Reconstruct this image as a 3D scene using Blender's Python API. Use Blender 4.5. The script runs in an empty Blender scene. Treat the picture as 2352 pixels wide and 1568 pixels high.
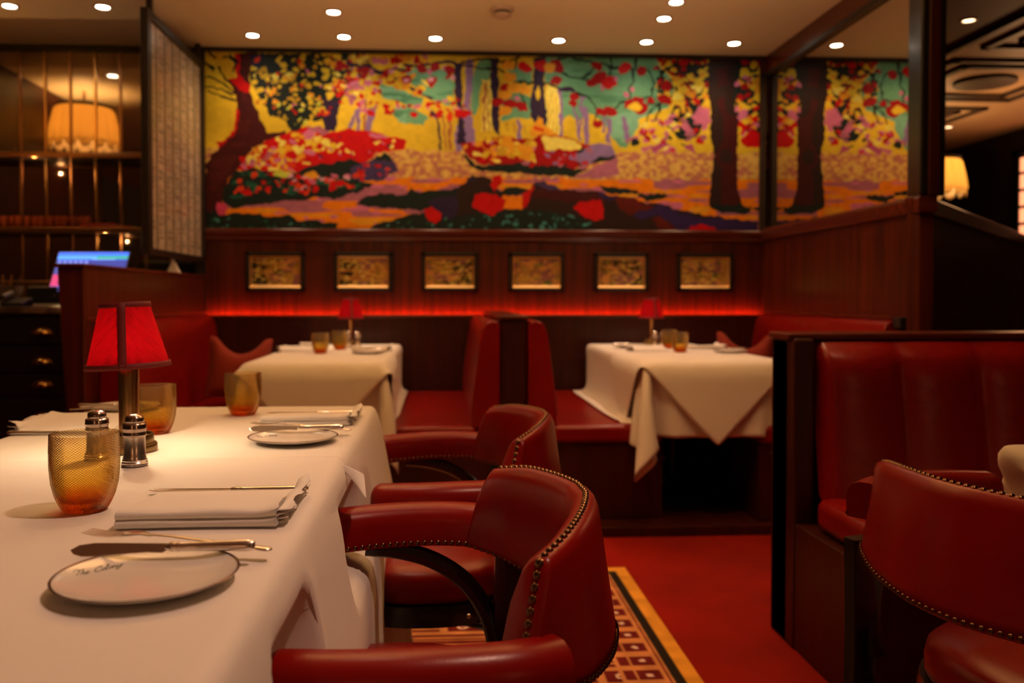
import bpy, math, random
import numpy as np
from mathutils import Vector, Matrix
from math import sin, cos, pi, radians, sqrt, atan2

random.seed(7)
S = bpy.context.scene
COL = S.collection

# ------------------------------------------------------------------ camera, world, exposure
cam_d = bpy.data.cameras.new('camera')
cam = bpy.data.objects.new('camera', cam_d)
COL.objects.link(cam)
cam.location = (0, 0, 1.03)
cam.rotation_euler = (pi / 2 - 0.0215, 0, -0.0575)
cam_d.sensor_width = 36.0
cam_d.lens = 2000 / 2352 * 36.0
cam_d.shift_x = (1176 - 1125) / 2352
cam_d.shift_y = -(784 - 726) / 2352
cam_d.clip_start = 0.02
cam_d.dof.use_dof = True
cam_d.dof.focus_distance = 1.25
cam_d.dof.aperture_fstop = 4.0
S.camera = cam
S.view_settings.view_transform = 'Standard'
S.view_settings.look = 'None'
S.view_settings.exposure = 1.13
S.view_settings.gamma = 1.0
S.view_settings.use_curve_mapping = False
W = bpy.data.worlds.new('world')
S.world = W
W.use_nodes = True
W.node_tree.nodes['Background'].inputs[0].default_value = (1.0, 0.42, 0.16, 1)
W.node_tree.nodes['Background'].inputs[1].default_value = 0.009
S.cycles.max_bounces = 10
S.cycles.transparent_max_bounces = 24
S.cycles.sample_clamp_indirect = 3.0
S.cycles.caustics_reflective = False
S.cycles.caustics_refractive = False


def light(name, kind, loc, energy, color, size=0.05, aim=None, angle=None, blend=1.0):
    d = bpy.data.lights.new(name, kind)
    d.energy = energy
    d.color = color
    if kind == 'AREA':
        d.size = size
    else:
        d.shadow_soft_size = size
    if kind == 'SPOT':
        d.spot_size = angle
        d.spot_blend = blend
    o = bpy.data.objects.new(name, d)
    COL.objects.link(o)
    o.location = loc
    if aim is not None:
        o.rotation_euler = (Vector(aim) - Vector(loc)).to_track_quat('-Z', 'Y').to_euler()
    return o


WARM = (1.0, 0.53, 0.25)
# the row of downlights that washes the painted wall
for x in (-1.073, -0.552, -0.023, 0.699, 1.222, 1.748):
    light('spot_row', 'SPOT', (x, 5.115, 2.50), 4.4, WARM, 0.03, (x, 5.22, 0), radians(140), 1.0)
# downlights above the booths
light('spot_booth', 'SPOT', (-0.559, 4.678, 2.50), 12, (1.0, 0.57, 0.40), 0.03, (-0.55, 4.4, 0), radians(75), 0.9)
light('spot_booth', 'SPOT', (1.214, 4.684, 2.50), 12, (1.0, 0.57, 0.40), 0.03, (1.22, 4.45, 0), radians(75), 0.9)
light('spot_booth', 'SPOT', (1.208, 4.42, 2.50), 10, (1.0, 0.57, 0.40), 0.03, (1.15, 3.9, 0), radians(75), 0.9)
# downlights over the near tables and the aisle, above the picture
light('spot_near', 'SPOT', (-0.30, 2.0, 2.50), 7, (1.0, 0.58, 0.40), 0.04, (-0.45, 1.8, 0), radians(80), 1.0)
light('spot_near', 'SPOT', (0.45, 1.05, 2.50), 29, (1.0, 0.58, 0.40), 0.05, (-0.15, 0.9, 0.5), radians(80), 1.0)
# unseen uplights without fittings, added to brighten the ceiling
for ux in (-0.55, 0.9):
    light('ceiling_fill', 'SPOT', (ux, 3.0, 1.90), 54, (1.0, 0.53, 0.24), 0.15, (ux, 3.002, 2.54), radians(165), 1.0)
light('spot_aisle', 'SPOT', (0.75, 2.6, 2.50), 14, (1, 0.5, 0.25), 0.04, (1.0, 3.1, 0), radians(60), 0.8)
light('spot_aisle', 'SPOT', (1.5, 1.9, 2.50), 4, (1, 0.5, 0.25), 0.05, (1.5, 2.2, 0), radians(90), 1.0)
# unseen point lights added to brighten the bar shelves and tumblers
light('bar_fill', 'POINT', (-2.35, 5.20, 1.80), 1.5, (1.0, 0.50, 0.20), 0.0)
light('bar_fill', 'POINT', (-1.95, 5.20, 1.38), 0.5, (1.0, 0.55, 0.25), 0.0)
# unseen fill lights added behind the camera, no lamps modelled
light('room_fill', 'POINT', (-0.8, -2.4, 2.0), 3, (1.0, 0.42, 0.18), 0.25)
light('room_fill', 'POINT', (2.4, -2.2, 2.0), 5, (1.0, 0.42, 0.18), 0.25)


# ------------------------------------------------------------------ helpers
def lin(c):
    return tuple((v / 255 / 12.92) if v / 255 <= 0.04045 else ((v / 255 + 0.055) / 1.055) ** 2.4 for v in c)


class MB:
    def __init__(s):
        s.v = []
        s.f = []

    def add(s, vs, fs):
        n = len(s.v)
        s.v += [tuple(v) for v in vs]
        s.f += [tuple(i + n for i in f) for f in fs]
        return s

    def box(s, x0, x1, y0, y1, z0, z1):
        vs = [(x, y, z) for z in (z0, z1) for y in (y0, y1) for x in (x0, x1)]
        return s.add(vs, [(0, 2, 3, 1), (4, 5, 7, 6), (0, 1, 5, 4), (2, 6, 7, 3), (0, 4, 6, 2), (1, 3, 7, 5)])

    def prism(s, pts, axis, a, b):
        """closed outline pts in the two other axes, pushed along axis from a to b"""
        n = len(pts)
        def mk(p, t):
            if axis == 'x': return (t, p[0], p[1])
            if axis == 'y': return (p[0], t, p[1])
            return (p[0], p[1], t)
        vs = [mk(p, a) for p in pts] + [mk(p, b) for p in pts]
        fs = [tuple(range(n))[::-1], tuple(range(n, 2 * n))]
        fs += [(i, (i + 1) % n, n + (i + 1) % n, n + i) for i in range(n)]
        return s.add(vs, fs)

    def lathe(s, prof, n=32, c=(0, 0, 0), cap=True):
        vs, fs = [], []
        m = len(prof)
        for r, z in prof:
            for k in range(n):
                a = 2 * pi * k / n
                vs.append((c[0] + r * cos(a), c[1] + r * sin(a), c[2] + z))
        for i in range(m - 1):
            for k in range(n):
                k2 = (k + 1) % n
                fs.append((i * n + k, i * n + k2, (i + 1) * n + k2, (i + 1) * n + k))
        if cap:
            if prof[0][0] > 1e-5: fs.append(tuple(range(n))[::-1])
            if prof[-1][0] > 1e-5: fs.append(tuple(range((m - 1) * n, m * n)))
        return s.add(vs, fs)

    def sweep(s, path, section, up=(0, 0, 1), scale=None, cap=True):
        """section: list of (side, up) offsets; path: list of points"""
        path = [Vector(p) for p in path]
        n, m = len(path), len(section)
        vs, fs = [], []
        up = Vector(up)
        for i, p in enumerate(path):
            t = (path[min(i + 1, n - 1)] - path[max(i - 1, 0)]).normalized()
            side = t.cross(up)
            if side.length < 1e-4: side = Vector((1, 0, 0))
            side.normalize()
            u = side.cross(t).normalized()
            k = scale[i] if scale else 1.0
            for a, b in section:
                vs.append(p + side * a * k + u * b * k)
        for i in range(n - 1):
            for j in range(m):
                j2 = (j + 1) % m
                fs.append((i * m + j, i * m + j2, (i + 1) * m + j2, (i + 1) * m + j))
        if cap:
            fs.append(tuple(range(m))[::-1])
            fs.append(tuple(range((n - 1) * m, n * m)))
        return s.add(vs, fs)

    def tube(s, path, r, n=10, up=(0, 0, 1), scale=None, flat=1.0):
        sec = [(r * cos(2 * pi * k / n), r * flat * sin(2 * pi * k / n)) for k in range(n)]
        return s.sweep(path, sec, up, scale)

    def dome(s, c, r, nrm, n=7, rings=2, h=0.7):
        nrm = Vector(nrm).normalized()
        q = nrm.to_track_quat('Z', 'Y').to_matrix()
        vs, fs = [], []
        for i in range(rings):
            a = pi / 2 * i / rings
            for k in range(n):
                b = 2 * pi * k / n
                vs.append(Vector(c) + q @ Vector((r * cos(a) * cos(b), r * cos(a) * sin(b), r * h * sin(a))))
        vs.append(Vector(c) + nrm * r * h)
        for i in range(rings - 1):
            for k in range(n):
                k2 = (k + 1) % n
                fs.append((i * n + k, i * n + k2, (i + 1) * n + k2, (i + 1) * n + k))
        for k in range(n):
            fs.append(((rings - 1) * n + k, (rings - 1) * n + (k + 1) % n, rings * n))
        return s.add(vs, fs)

    def grid(s, P):
        """P: array [ny][nx] of points"""
        ny, nx = len(P), len(P[0])
        vs = [tuple(p) for row in P for p in row]
        fs = [(j * nx + i, j * nx + i + 1, (j + 1) * nx + i + 1, (j + 1) * nx + i) for j in range(ny - 1) for i in range(nx - 1)]
        return s.add(vs, fs)

    def xf(s, M):
        s.v = [tuple(M @ Vector(v)) for v in s.v]
        return s

    def build(s, name, mat, parent=None, smooth=None, bevel=0, seg=2, sub=0, solid=0, auto=35):
        me = bpy.data.meshes.new(name)
        me.from_pydata(s.v, [], s.f)
        me.update()
        o = bpy.data.objects.new(name, me)
        COL.objects.link(o)
        me.materials.append(mat)
        if parent is not None:
            o.parent = parent
        if smooth is None:
            smooth = not bevel
        if solid:
            m = o.modifiers.new('solid', 'SOLIDIFY'); m.thickness = solid; m.offset = 1
        if bevel:
            m = o.modifiers.new('bevel', 'BEVEL'); m.width = bevel; m.segments = seg; m.limit_method = 'ANGLE'; m.angle_limit = radians(30)
        if sub:
            m = o.modifiers.new('sub', 'SUBSURF'); m.levels = sub; m.render_levels = sub
        if smooth:
            me.polygons.foreach_set('use_smooth', [True] * len(me.polygons))
            if auto and not sub:
                me.set_sharp_from_angle(angle=radians(auto))
        return o


def tag(o, label, cat, group=None, kind=None):
    o['label'] = label
    o['category'] = cat
    if group: o['group'] = group
    if kind: o['kind'] = kind
    return o


def thing(name, label, cat, loc=(0, 0, 0), rz=0.0, group=None):
    o = bpy.data.objects.new(name, None)
    COL.objects.link(o)
    o.location = loc
    o.rotation_euler = (0, 0, rz)
    return tag(o, label, cat, group)


def struct(o):
    o['kind'] = 'structure'
    return o


def dup(root, loc, rz=0.0, label=None, group=None):
    r = root.copy(); COL.objects.link(r)
    r.location = loc; r.rotation_euler = (0, 0, rz)
    if label: r['label'] = label
    if group: r['group'] = group
    for ch in list(root.children):
        c = ch.copy(); COL.objects.link(c); c.parent = r
        for g in ch.children:
            d = g.copy(); COL.objects.link(d); d.parent = c
    return r


# ------------------------------------------------------------------ materials
def mat(name, col=(0.5, 0.5, 0.5), rough=0.5, metal=0.0, spec=0.5, coat=0.0, bump=None, vary=None, attr=None, emit=None, sheen=0):
    m = bpy.data.materials.new(name)
    m.use_nodes = True
    nt = m.node_tree
    b = nt.nodes['Principled BSDF']
    b.inputs['Base Color'].default_value = (*col, 1)
    b.inputs['Roughness'].default_value = rough
    b.inputs['Metallic'].default_value = metal
    b.inputs['Specular IOR Level'].default_value = spec
    b.inputs['Coat Weight'].default_value = coat
    b.inputs['Coat Roughness'].default_value = 0.15
    if sheen:
        b.inputs['Sheen Weight'].default_value = sheen
    if emit:
        b.inputs['Emission Color'].default_value = (*emit[0], 1)
        b.inputs['Emission Strength'].default_value = emit[1]
    tc = None
    def coord(scale):
        nonlocal tc
        if tc is None:
            tc = nt.nodes.new('ShaderNodeTexCoord')
        mp = nt.nodes.new('ShaderNodeMapping')
        mp.inputs['Scale'].default_value = scale
        nt.links.new(tc.outputs['Object'], mp.inputs['Vector'])
        return mp.outputs[0]
    if attr:
        a = nt.nodes.new('ShaderNodeAttribute'); a.attribute_name = attr
        nt.links.new(a.outputs['Color'], b.inputs['Base Color'])
    if vary:   # (scale3, colour2, detail, contrast)
        n = nt.nodes.new('ShaderNodeTexNoise'); n.inputs['Scale'].default_value = 1.0
        n.inputs['Detail'].default_value = vary[2]
        nt.links.new(coord(vary[0]), n.inputs['Vector'])
        r = nt.nodes.new('ShaderNodeValToRGB')
        c = vary[3]
        r.color_ramp.elements[0].position = 0.5 - c; r.color_ramp.elements[1].position = 0.5 + c
        r.color_ramp.elements[0].color = (*col, 1); r.color_ramp.elements[1].color = (*vary[1], 1)
        nt.links.new(n.outputs['Fac'], r.inputs[0])
        nt.links.new(r.outputs[0], b.inputs['Base Color'])
    if bump:   # (scale3, strength, distance, detail)
        n = nt.nodes.new('ShaderNodeTexNoise'); n.inputs['Scale'].default_value = 1.0
        n.inputs['Detail'].default_value = bump[3]
        nt.links.new(coord(bump[0]), n.inputs['Vector'])
        bp = nt.nodes.new('ShaderNodeBump')
        bp.inputs['Strength'].default_value = bump[1]; bp.inputs['Distance'].default_value = bump[2]
        nt.links.new(n.outputs['Fac'], bp.inputs['Height'])
        nt.links.new(bp.outputs[0], b.inputs['Normal'])
    return m


WOOD = mat('mahogany', (0.040, 0.0050, 0.0016), 0.34, spec=0.35, coat=0.08, vary=((30, 30, 1.1), (0.115, 0.016, 0.0045), 5, 0.20), bump=((60, 60, 2), 0.15, 0.002, 3))
WOODH = mat('mahogany_rail', (0.07, 0.009, 0.003), 0.25, spec=0.4, coat=0.2, vary=((1.5, 30, 30), (0.12, 0.018, 0.006), 4, 0.25))
WOODD = mat('dark_wood', (0.024, 0.0035, 0.0014), 0.40, spec=0.3, vary=((30, 30, 1.5), (0.055, 0.0075, 0.0028), 4, 0.25))
BLACKWOOD = mat('ebonised_wood', (0.006, 0.005, 0.0045), 0.28, coat=0.2)
DARKTRIM = mat('dark_trim', (0.012, 0.006, 0.004), 0.45)
LEATHER = mat('oxblood_leather', (0.27, 0.0040, 0.002), 0.30, spec=0.27, vary=((9, 9, 9), (0.21, 0.003, 0.0015), 3, 0.3), bump=((420, 420, 420), 0.10, 0.0012, 2))
LEATHERB = mat('bench_leather', (0.24, 0.0036, 0.002), 0.30, spec=0.32, vary=((3, 3, 3), (0.18, 0.003, 0.0015), 3, 0.3), bump=((7, 7, 7), 0.25, 0.02, 3))
BRASS = mat('brass', (0.62, 0.37, 0.13), 0.22, 1.0, bump=((30, 30, 30), 0.05, 0.002, 2))
BRASSD = mat('antique_brass', (0.34, 0.17, 0.07), 0.30, 1.0)
BRASSN = mat('nail_brass', (0.15, 0.075, 0.032), 0.28, 1.0)
SILVER = mat('silver', (0.80, 0.74, 0.68), 0.24, 1.0)
TARNISH = mat('tarnished_silver', (0.42, 0.34, 0.29), 0.20, 1.0)
CHINA = mat('china', (0.80, 0.77, 0.70), 0.12, spec=0.6, coat=0.4)
CLOTH = mat('linen', (0.80, 0.76, 0.70), 0.85, spec=0.15, bump=((900, 900, 900), 0.12, 0.0006, 1), sheen=0.1)
NAPKIN = mat('napkin_linen', (0.80, 0.77, 0.71), 0.85, spec=0.15, bump=((700, 700, 700), 0.15, 0.0006, 1))
CEIL = mat('ceiling_paint', (0.82, 0.74, 0.50), 0.65, spec=0.3, bump=((4, 4, 4), 0.08, 0.01, 2))
CARPET = mat('red_carpet', (0.33, 0.012, 0.006), 0.95, spec=0.1, vary=((2.2, 2.2, 2.2), (0.19, 0.009, 0.005), 4, 0.22), bump=((260, 260, 260), 0.5, 0.004, 2))
GOLD = mat('gilt', (0.95, 0.66, 0.30), 0.42, 1.0)
DARKFRAME = mat('frame_black', (0.012, 0.008, 0.006), 0.35)
PAINT = mat('painted_canvas', attr='paint', rough=0.55, spec=0.18)
RUGMAT = mat('rug_wool', attr='paint', rough=0.95, spec=0.1, bump=((300, 300, 300), 0.5, 0.003, 2))
CUSHION = mat('cushion_velvet', (0.24, 0.026, 0.010), 0.8, spec=0.2, sheen=0.08, bump=((60, 60, 60), 0.2, 0.004, 3))
MARBLE = mat('dark_marble', (0.05, 0.03, 0.025), 0.15, vary=((9, 9, 9), (0.16, 0.10, 0.08), 6, 0.12))
WHITEMARBLE = mat('pale_marble', (0.55, 0.48, 0.42), 0.25)
BLACK = mat('black_plastic', (0.008, 0.008, 0.008), 0.35)
PAPER = mat('paper', (0.75, 0.70, 0.64), 0.8)
CABINET = mat('black_lacquer', (0.006, 0.005, 0.004), 0.4)
MIRROR = mat('antique_mirror', (0.40, 0.31, 0.22), 0.04, 1.0)
MIRRORC = mat('clear_mirror', (0.66, 0.58, 0.50), 0.015, 1.0)


def emis(name, col, st):
    m = bpy.data.materials.new(name); m.use_nodes = True
    nt = m.node_tree; nt.nodes.remove(nt.nodes['Principled BSDF'])
    e = nt.nodes.new('ShaderNodeEmission'); e.inputs[0].default_value = (*col, 1); e.inputs[1].default_value = st
    nt.links.new(e.outputs[0], nt.nodes['Material Output'].inputs[0])
    return m


BULB = emis('lamp_glow', (1.0, 0.80, 0.55), 9.0)
LEDRED = emis('cove_led', (1.0, 0.075, 0.02), 48.0)


def shade_mat(name, col, emcol, st, pleat=0.0, lo=0.0, hi=1.0):
    """translucent cloth lampshade"""
    m = bpy.data.materials.new(name); m.use_nodes = True
    nt = m.node_tree; b = nt.nodes['Principled BSDF']
    out = nt.nodes['Material Output']
    b.inputs['Base Color'].default_value = (*col, 1); b.inputs['Roughness'].default_value = 0.8
    b.inputs['Specular IOR Level'].default_value = 0.15
    tr = nt.nodes.new('ShaderNodeBsdfTranslucent'); tr.inputs[0].default_value = (*emcol, 1)
    mx = nt.nodes.new('ShaderNodeMixShader'); mx.inputs[0].default_value = st
    nt.links.new(b.outputs[0], mx.inputs[1]); nt.links.new(tr.outputs[0], mx.inputs[2])
    nt.links.new(mx.outputs[0], out.inputs[0])
    if pleat:
        # gathered silk: slanting folds that fan away from the seam tape
        tc = nt.nodes.new('ShaderNodeTexCoord')
        sp = nt.nodes.new('ShaderNodeSeparateXYZ'); nt.links.new(tc.outputs['Object'], sp.inputs[0])
        at = nt.nodes.new('ShaderNodeMath'); at.operation = 'ARCTAN2'
        nt.links.new(sp.outputs['Y'], at.inputs[0]); nt.links.new(sp.outputs['X'], at.inputs[1])
        ad = nt.nodes.new('ShaderNodeMath'); ad.operation = 'ADD'; ad.inputs[1].default_value = pleat
        nt.links.new(at.outputs[0], ad.inputs[0])
        ab = nt.nodes.new('ShaderNodeMath'); ab.operation = 'ABSOLUTE'; nt.links.new(ad.outputs[0], ab.inputs[0])
        m1 = nt.nodes.new('ShaderNodeMath'); m1.operation = 'MULTIPLY'; m1.inputs[1].default_value = 0.075
        nt.links.new(ab.outputs[0], m1.inputs[0])
        ad2 = nt.nodes.new('ShaderNodeMath'); ad2.operation = 'ADD'
        nt.links.new(m1.outputs[0], ad2.inputs[0]); nt.links.new(sp.outputs['Z'], ad2.inputs[1])
        cb = nt.nodes.new('ShaderNodeCombineXYZ')
        nt.links.new(ad2.outputs[0], cb.inputs[0])
        m2 = nt.nodes.new('ShaderNodeMath'); m2.operation = 'MULTIPLY'; m2.inputs[1].default_value = 0.02
        nt.links.new(ab.outputs[0], m2.inputs[0]); nt.links.new(m2.outputs[0], cb.inputs[1])
        n = nt.nodes.new('ShaderNodeTexNoise'); n.inputs['Scale'].default_value = 170; n.inputs['Detail'].default_value = 4
        nt.links.new(cb.outputs[0], n.inputs['Vector'])
        r = nt.nodes.new('ShaderNodeValToRGB')
        r.color_ramp.elements[0].position = 0.36; r.color_ramp.elements[1].position = 0.56
        r.color_ramp.elements[0].color = (*[c * 0.30 for c in emcol], 1); r.color_ramp.elements[1].color = (*emcol, 1)
        nt.links.new(n.outputs['Fac'], r.inputs[0]); nt.links.new(r.outputs[0], tr.inputs[0])
        bp = nt.nodes.new('ShaderNodeBump'); bp.inputs['Strength'].default_value = 0.5; bp.inputs['Distance'].default_value = 0.002
        nt.links.new(n.outputs['Fac'], bp.inputs['Height']); nt.links.new(bp.outputs[0], b.inputs['Normal'])
    return m


REDSHADE = shade_mat('red_silk', (0.26, 0.003, 0.006), (0.085, 0.0003, 0.0010), 0.5, pleat=1.37)
REDTAPE = mat('red_tape', (0.16, 0.002, 0.003), 0.7)
CREAMSHADE = shade_mat('cream_silk', (0.85, 0.72, 0.45), (0.95, 0.74, 0.34), 0.6)


def amber(name):
    """thin twisted-optic amber glass: tinted clear body, darker at the thick foot, fine spiral ribs"""
    m = bpy.data.materials.new(name); m.use_nodes = True
    nt = m.node_tree; N = nt.nodes; L = nt.links
    N.remove(N['Principled BSDF'])
    out = N['Material Output']
    tc = N.new('ShaderNodeTexCoord'); sp = N.new('ShaderNodeSeparateXYZ'); L.new(tc.outputs['Object'], sp.inputs[0])
    at = N.new('ShaderNodeMath'); at.operation = 'ARCTAN2'; L.new(sp.outputs['Y'], at.inputs[0]); L.new(sp.outputs['X'], at.inputs[1])
    a = N.new('ShaderNodeMath'); a.operation = 'MULTIPLY'; a.inputs[1].default_value = 60; L.new(at.outputs[0], a.inputs[0])
    z = N.new('ShaderNodeMath'); z.operation = 'MULTIPLY'; z.inputs[1].default_value = -1950; L.new(sp.outputs['Z'], z.inputs[0])
    ad = N.new('ShaderNodeMath'); ad.operation = 'ADD'; L.new(a.outputs[0], ad.inputs[0]); L.new(z.outputs[0], ad.inputs[1])
    sn = N.new('ShaderNodeMath'); sn.operation = 'SINE'; L.new(ad.outputs[0], sn.inputs[0])
    bp = N.new('ShaderNodeBump'); bp.inputs['Strength'].default_value = 0.55; bp.inputs['Distance'].default_value = 0.0009
    L.new(sn.outputs[0], bp.inputs['Height'])
    rz = N.new('ShaderNodeValToRGB')
    mr = N.new('ShaderNodeMapRange'); mr.inputs[1].default_value = 0.0; mr.inputs[2].default_value = 0.09
    L.new(sp.outputs['Z'], mr.inputs[0]); L.new(mr.outputs[0], rz.inputs[0])
    cr = rz.color_ramp
    cr.elements[0].position = 0.0; cr.elements[0].color = (0.72, 0.20, 0.05, 1)
    cr.elements[1].position = 1.0; cr.elements[1].color = (0.990, 0.945, 0.80, 1)
    e = cr.elements.new(0.13); e.color = (0.86, 0.38, 0.10, 1)
    e = cr.elements.new(0.30); e.color = (0.965, 0.84, 0.40, 1)
    e = cr.elements.new(0.55); e.color = (0.980, 0.90, 0.60, 1)
    rr = N.new('ShaderNodeMapRange'); rr.inputs[1].default_value = 0.1; rr.inputs[2].default_value = 1.0; rr.inputs[3].default_value = 0.0; rr.inputs[4].default_value = 0.62
    L.new(sn.outputs[0], rr.inputs[0])
    mc = N.new('ShaderNodeMix'); mc.data_type = 'RGBA'
    L.new(rr.outputs[0], mc.inputs[0]); L.new(rz.outputs[0], mc.inputs[6]); mc.inputs[7].default_value = (0.62, 0.40, 0.10, 1)
    t = N.new('ShaderNodeBsdfTransparent'); L.new(mc.outputs[2], t.inputs[0])
    g = N.new('ShaderNodeBsdfGlossy'); g.inputs['Roughness'].default_value = 0.06; L.new(bp.outputs[0], g.inputs['Normal'])
    g.inputs[0].default_value = (1, 0.85, 0.6, 1)
    d = N.new('ShaderNodeBsdfTranslucent'); L.new(rz.outputs[0], d.inputs[0])
    fr = N.new('ShaderNodeFresnel'); fr.inputs[0].default_value = 1.16; L.new(bp.outputs[0], fr.inputs['Normal'])
    m0 = N.new('ShaderNodeMixShader'); m0.inputs[0].default_value = 0.10; L.new(t.outputs[0], m0.inputs[1]); L.new(d.outputs[0], m0.inputs[2])
    m1 = N.new('ShaderNodeMixShader'); L.new(fr.outputs[0], m1.inputs[0]); L.new(m0.outputs[0], m1.inputs[1]); L.new(g.outputs[0], m1.inputs[2])
    L.new(m1.outputs[0], out.inputs[0])
    return m


AMBER = amber('amber_glass')


# ------------------------------------------------------------------ painting on a fine grid (colour attribute)
def vnoise(w, h, cx, cy, seed):
    """smooth value noise, cx x cy cells over a w x h raster"""
    r = np.random.RandomState(seed)
    g = r.rand(int(cy) + 3, int(cx) + 3)
    x = np.linspace(0, cx, w); y = np.linspace(0, cy, h)
    xi = x.astype(int); yi = y.astype(int)
    fx = x - xi; fy = (y - yi)[:, None]
    fx = fx * fx * (3 - 2 * fx); fy = fy * fy * (3 - 2 * fy)
    a = g[np.ix_(yi, xi)]; b = g[np.ix_(yi, xi + 1)]; c = g[np.ix_(yi + 1, xi)]; d = g[np.ix_(yi + 1, xi + 1)]
    return (a * (1 - fx) + b * fx) * (1 - fy) + (c * (1 - fx) + d * fx) * fy


TINT = np.array([1.0, 0.62, 0.34])


def ink(c, k=1.0):
    """a colour as it looks under the warm lamps -> the paint's own colour"""
    return tuple(np.clip(np.array(lin(c)) / TINT * k, 0.002, 0.92))


class Canvas:
    def __init__(s, w, h, base, warp=2.2, seed=3, tr=lambda x, y: (x, y)):
        s.w, s.h = w, h
        s.a = np.zeros((h, w, 3)); s.a[:] = base
        Y, X = np.mgrid[0:h, 0:w].astype(float)
        s.X = X + warp * 2 * (vnoise(w, h, w / 7, h / 7, seed) - 0.5) + warp * 2.5 * (vnoise(w, h, w / 18, h / 18, seed + 1) - 0.5)
        s.Y = Y + warp * 2 * (vnoise(w, h, w / 7, h / 7, seed + 2) - 0.5) + warp * 2.5 * (vnoise(w, h, w / 18, h / 18, seed + 3) - 0.5)
        s.tr = tr

    def win(s, x0, x1, y0, y1):
        p = 12
        return slice(max(0, int(y0 - p)), min(s.h, int(y1 + p))), slice(max(0, int(x0 - p)), min(s.w, int(x1 + p)))

    def polymask(s, pts, raw=False):
        q = np.array([s.tr(*p) for p in pts])
        sy, sx = s.win(q[:, 0].min(), q[:, 0].max(), q[:, 1].min(), q[:, 1].max())
        X = s.X[sy, sx]; Y = s.Y[sy, sx]
        ins = np.zeros(X.shape, bool)
        n = len(q)
        for i in range(n):
            x1, y1 = q[i]; x2, y2 = q[(i + 1) % n]
            if y1 == y2: continue
            c = ((y1 > Y) != (y2 > Y)) & (X < (x2 - x1) * (Y - y1) / (y2 - y1) + x1)
            ins ^= c
        return sy, sx, ins

    def poly(s, pts, col, mask=None):
        sy, sx, ins = s.polymask(pts)
        if mask is not None: ins = ins & mask[sy, sx]
        s.a[sy, sx][ins] = col

    def blob(s, x, y, rx, ry, col, rot=0.0, raw=False):
        cx, cy = (x, y) if raw else s.tr(x, y)
        R = max(rx, ry)
        sy, sx = s.win(cx - R, cx + R, cy - R, cy + R)
        dx = s.X[sy, sx] - cx; dy = s.Y[sy, sx] - cy
        c, n = cos(rot), sin(rot)
        u = (dx * c + dy * n) / rx; v = (-dx * n + dy * c) / ry
        s.a[sy, sx][u * u + v * v < 1] = col

    def stroke(s, pts, w, col, w2=None):
        q = [s.tr(*p) for p in pts]
        n = len(q) - 1
        for i in range(n):
            (x1, y1), (x2, y2) = q[i], q[i + 1]
            wa = w if w2 is None else w + (w2 - w) * i / max(1, n)
            sy, sx = s.win(min(x1, x2) - wa, max(x1, x2) + wa, min(y1, y2) - wa, max(y1, y2) + wa)
            X = s.X[sy, sx]; Y = s.Y[sy, sx]
            dx, dy = x2 - x1, y2 - y1
            t = np.clip(((X - x1) * dx + (Y - y1) * dy) / (dx * dx + dy * dy + 1e-9), 0, 1)
            d = np.hypot(X - x1 - t * dx, Y - y1 - t * dy)
            s.a[sy, sx][d < wa / 2] = col

    def scatter(s, pts, n, r0, r1, cols, seed, flat=0.7):
        q = np.array([s.tr(*p) for p in pts])
        R = random.Random(seed)
        x0, x1, y0, y1 = q[:, 0].min(), q[:, 0].max(), q[:, 1].min(), q[:, 1].max()
        def inside(x, y):
            r = False
            for i in range(len(q)):
                ax, ay = q[i]; bx, by = q[(i + 1) % len(q)]
                if (ay > y) != (by > y) and x < (bx - ax) * (y - ay) / (by - ay) + ax: r = not r
            return r
        k = 0; t = 0
        while k < n and t < n * 20:
            t += 1
            x, y = R.uniform(x0, x1), R.uniform(y0, y1)
            if inside(x, y):
                r = R.uniform(r0, r1)
                s.blob(x, y, r, r * R.uniform(flat * 0.7, flat * 1.3), R.choice(cols), R.uniform(-0.9, 0.9), True)
                k += 1

    def mesh(s, name, mat_, place, parent=None):
        """place(u, v) arrays 0..1 (v down) -> x, y, z arrays"""
        h, w = s.h, s.w
        V, U = np.mgrid[0:h, 0:w].astype(float)
        x, y, z = place(U / (w - 1), V / (h - 1))
        co = np.stack([x, y, z], -1).reshape(-1, 3)
        i = np.arange(h * w).reshape(h, w)
        q = np.stack([i[:-1, :-1], i[1:, :-1], i[1:, 1:], i[:-1, 1:]], -1).reshape(-1, 4)
        me = bpy.data.meshes.new(name)
        me.vertices.add(h * w); me.vertices.foreach_set('co', co.ravel().astype(np.float32))
        me.loops.add(q.size); me.loops.foreach_set('vertex_index', q.ravel().astype(np.int32))
        me.polygons.add(len(q)); me.polygons.foreach_set('loop_start', np.arange(0, q.size, 4, dtype=np.int32))
        me.update(calc_edges=True)
        at = me.color_attributes.new('paint', 'FLOAT_COLOR', 'POINT')
        at.data.foreach_set('color', np.concatenate([s.a.reshape(-1, 3), np.ones((h * w, 1))], 1).ravel().astype(np.float32))
        me.materials.append(mat_)
        o = bpy.data.objects.new(name, me); COL.objects.link(o)
        if parent is not None: o.parent = parent
        return o


# ------------------------------------------------------------------ the room shell
YB = 5.40      # back wall
XL, XR = -1.42, 2.04
ZC = 2.54
struct(MB().box(-4.2, 5.4, -5.0, 10.2, -0.06, 0.0).build('floor', CARPET))
struct(MB().box(-4.2, 2.3, -5.0, 5.6, ZC, ZC + 0.08).build('ceiling', CEIL))
struct(MB().box(XL - 0.06, XR, YB, YB + 0.1, 0, ZC).build('wall_back', WOOD))
# low platform the booths stand on
struct(MB().box(-1.5, XR, 3.68, YB, 0.0, 0.045).build('floor_platform', WOODD, bevel=0.006))
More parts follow.
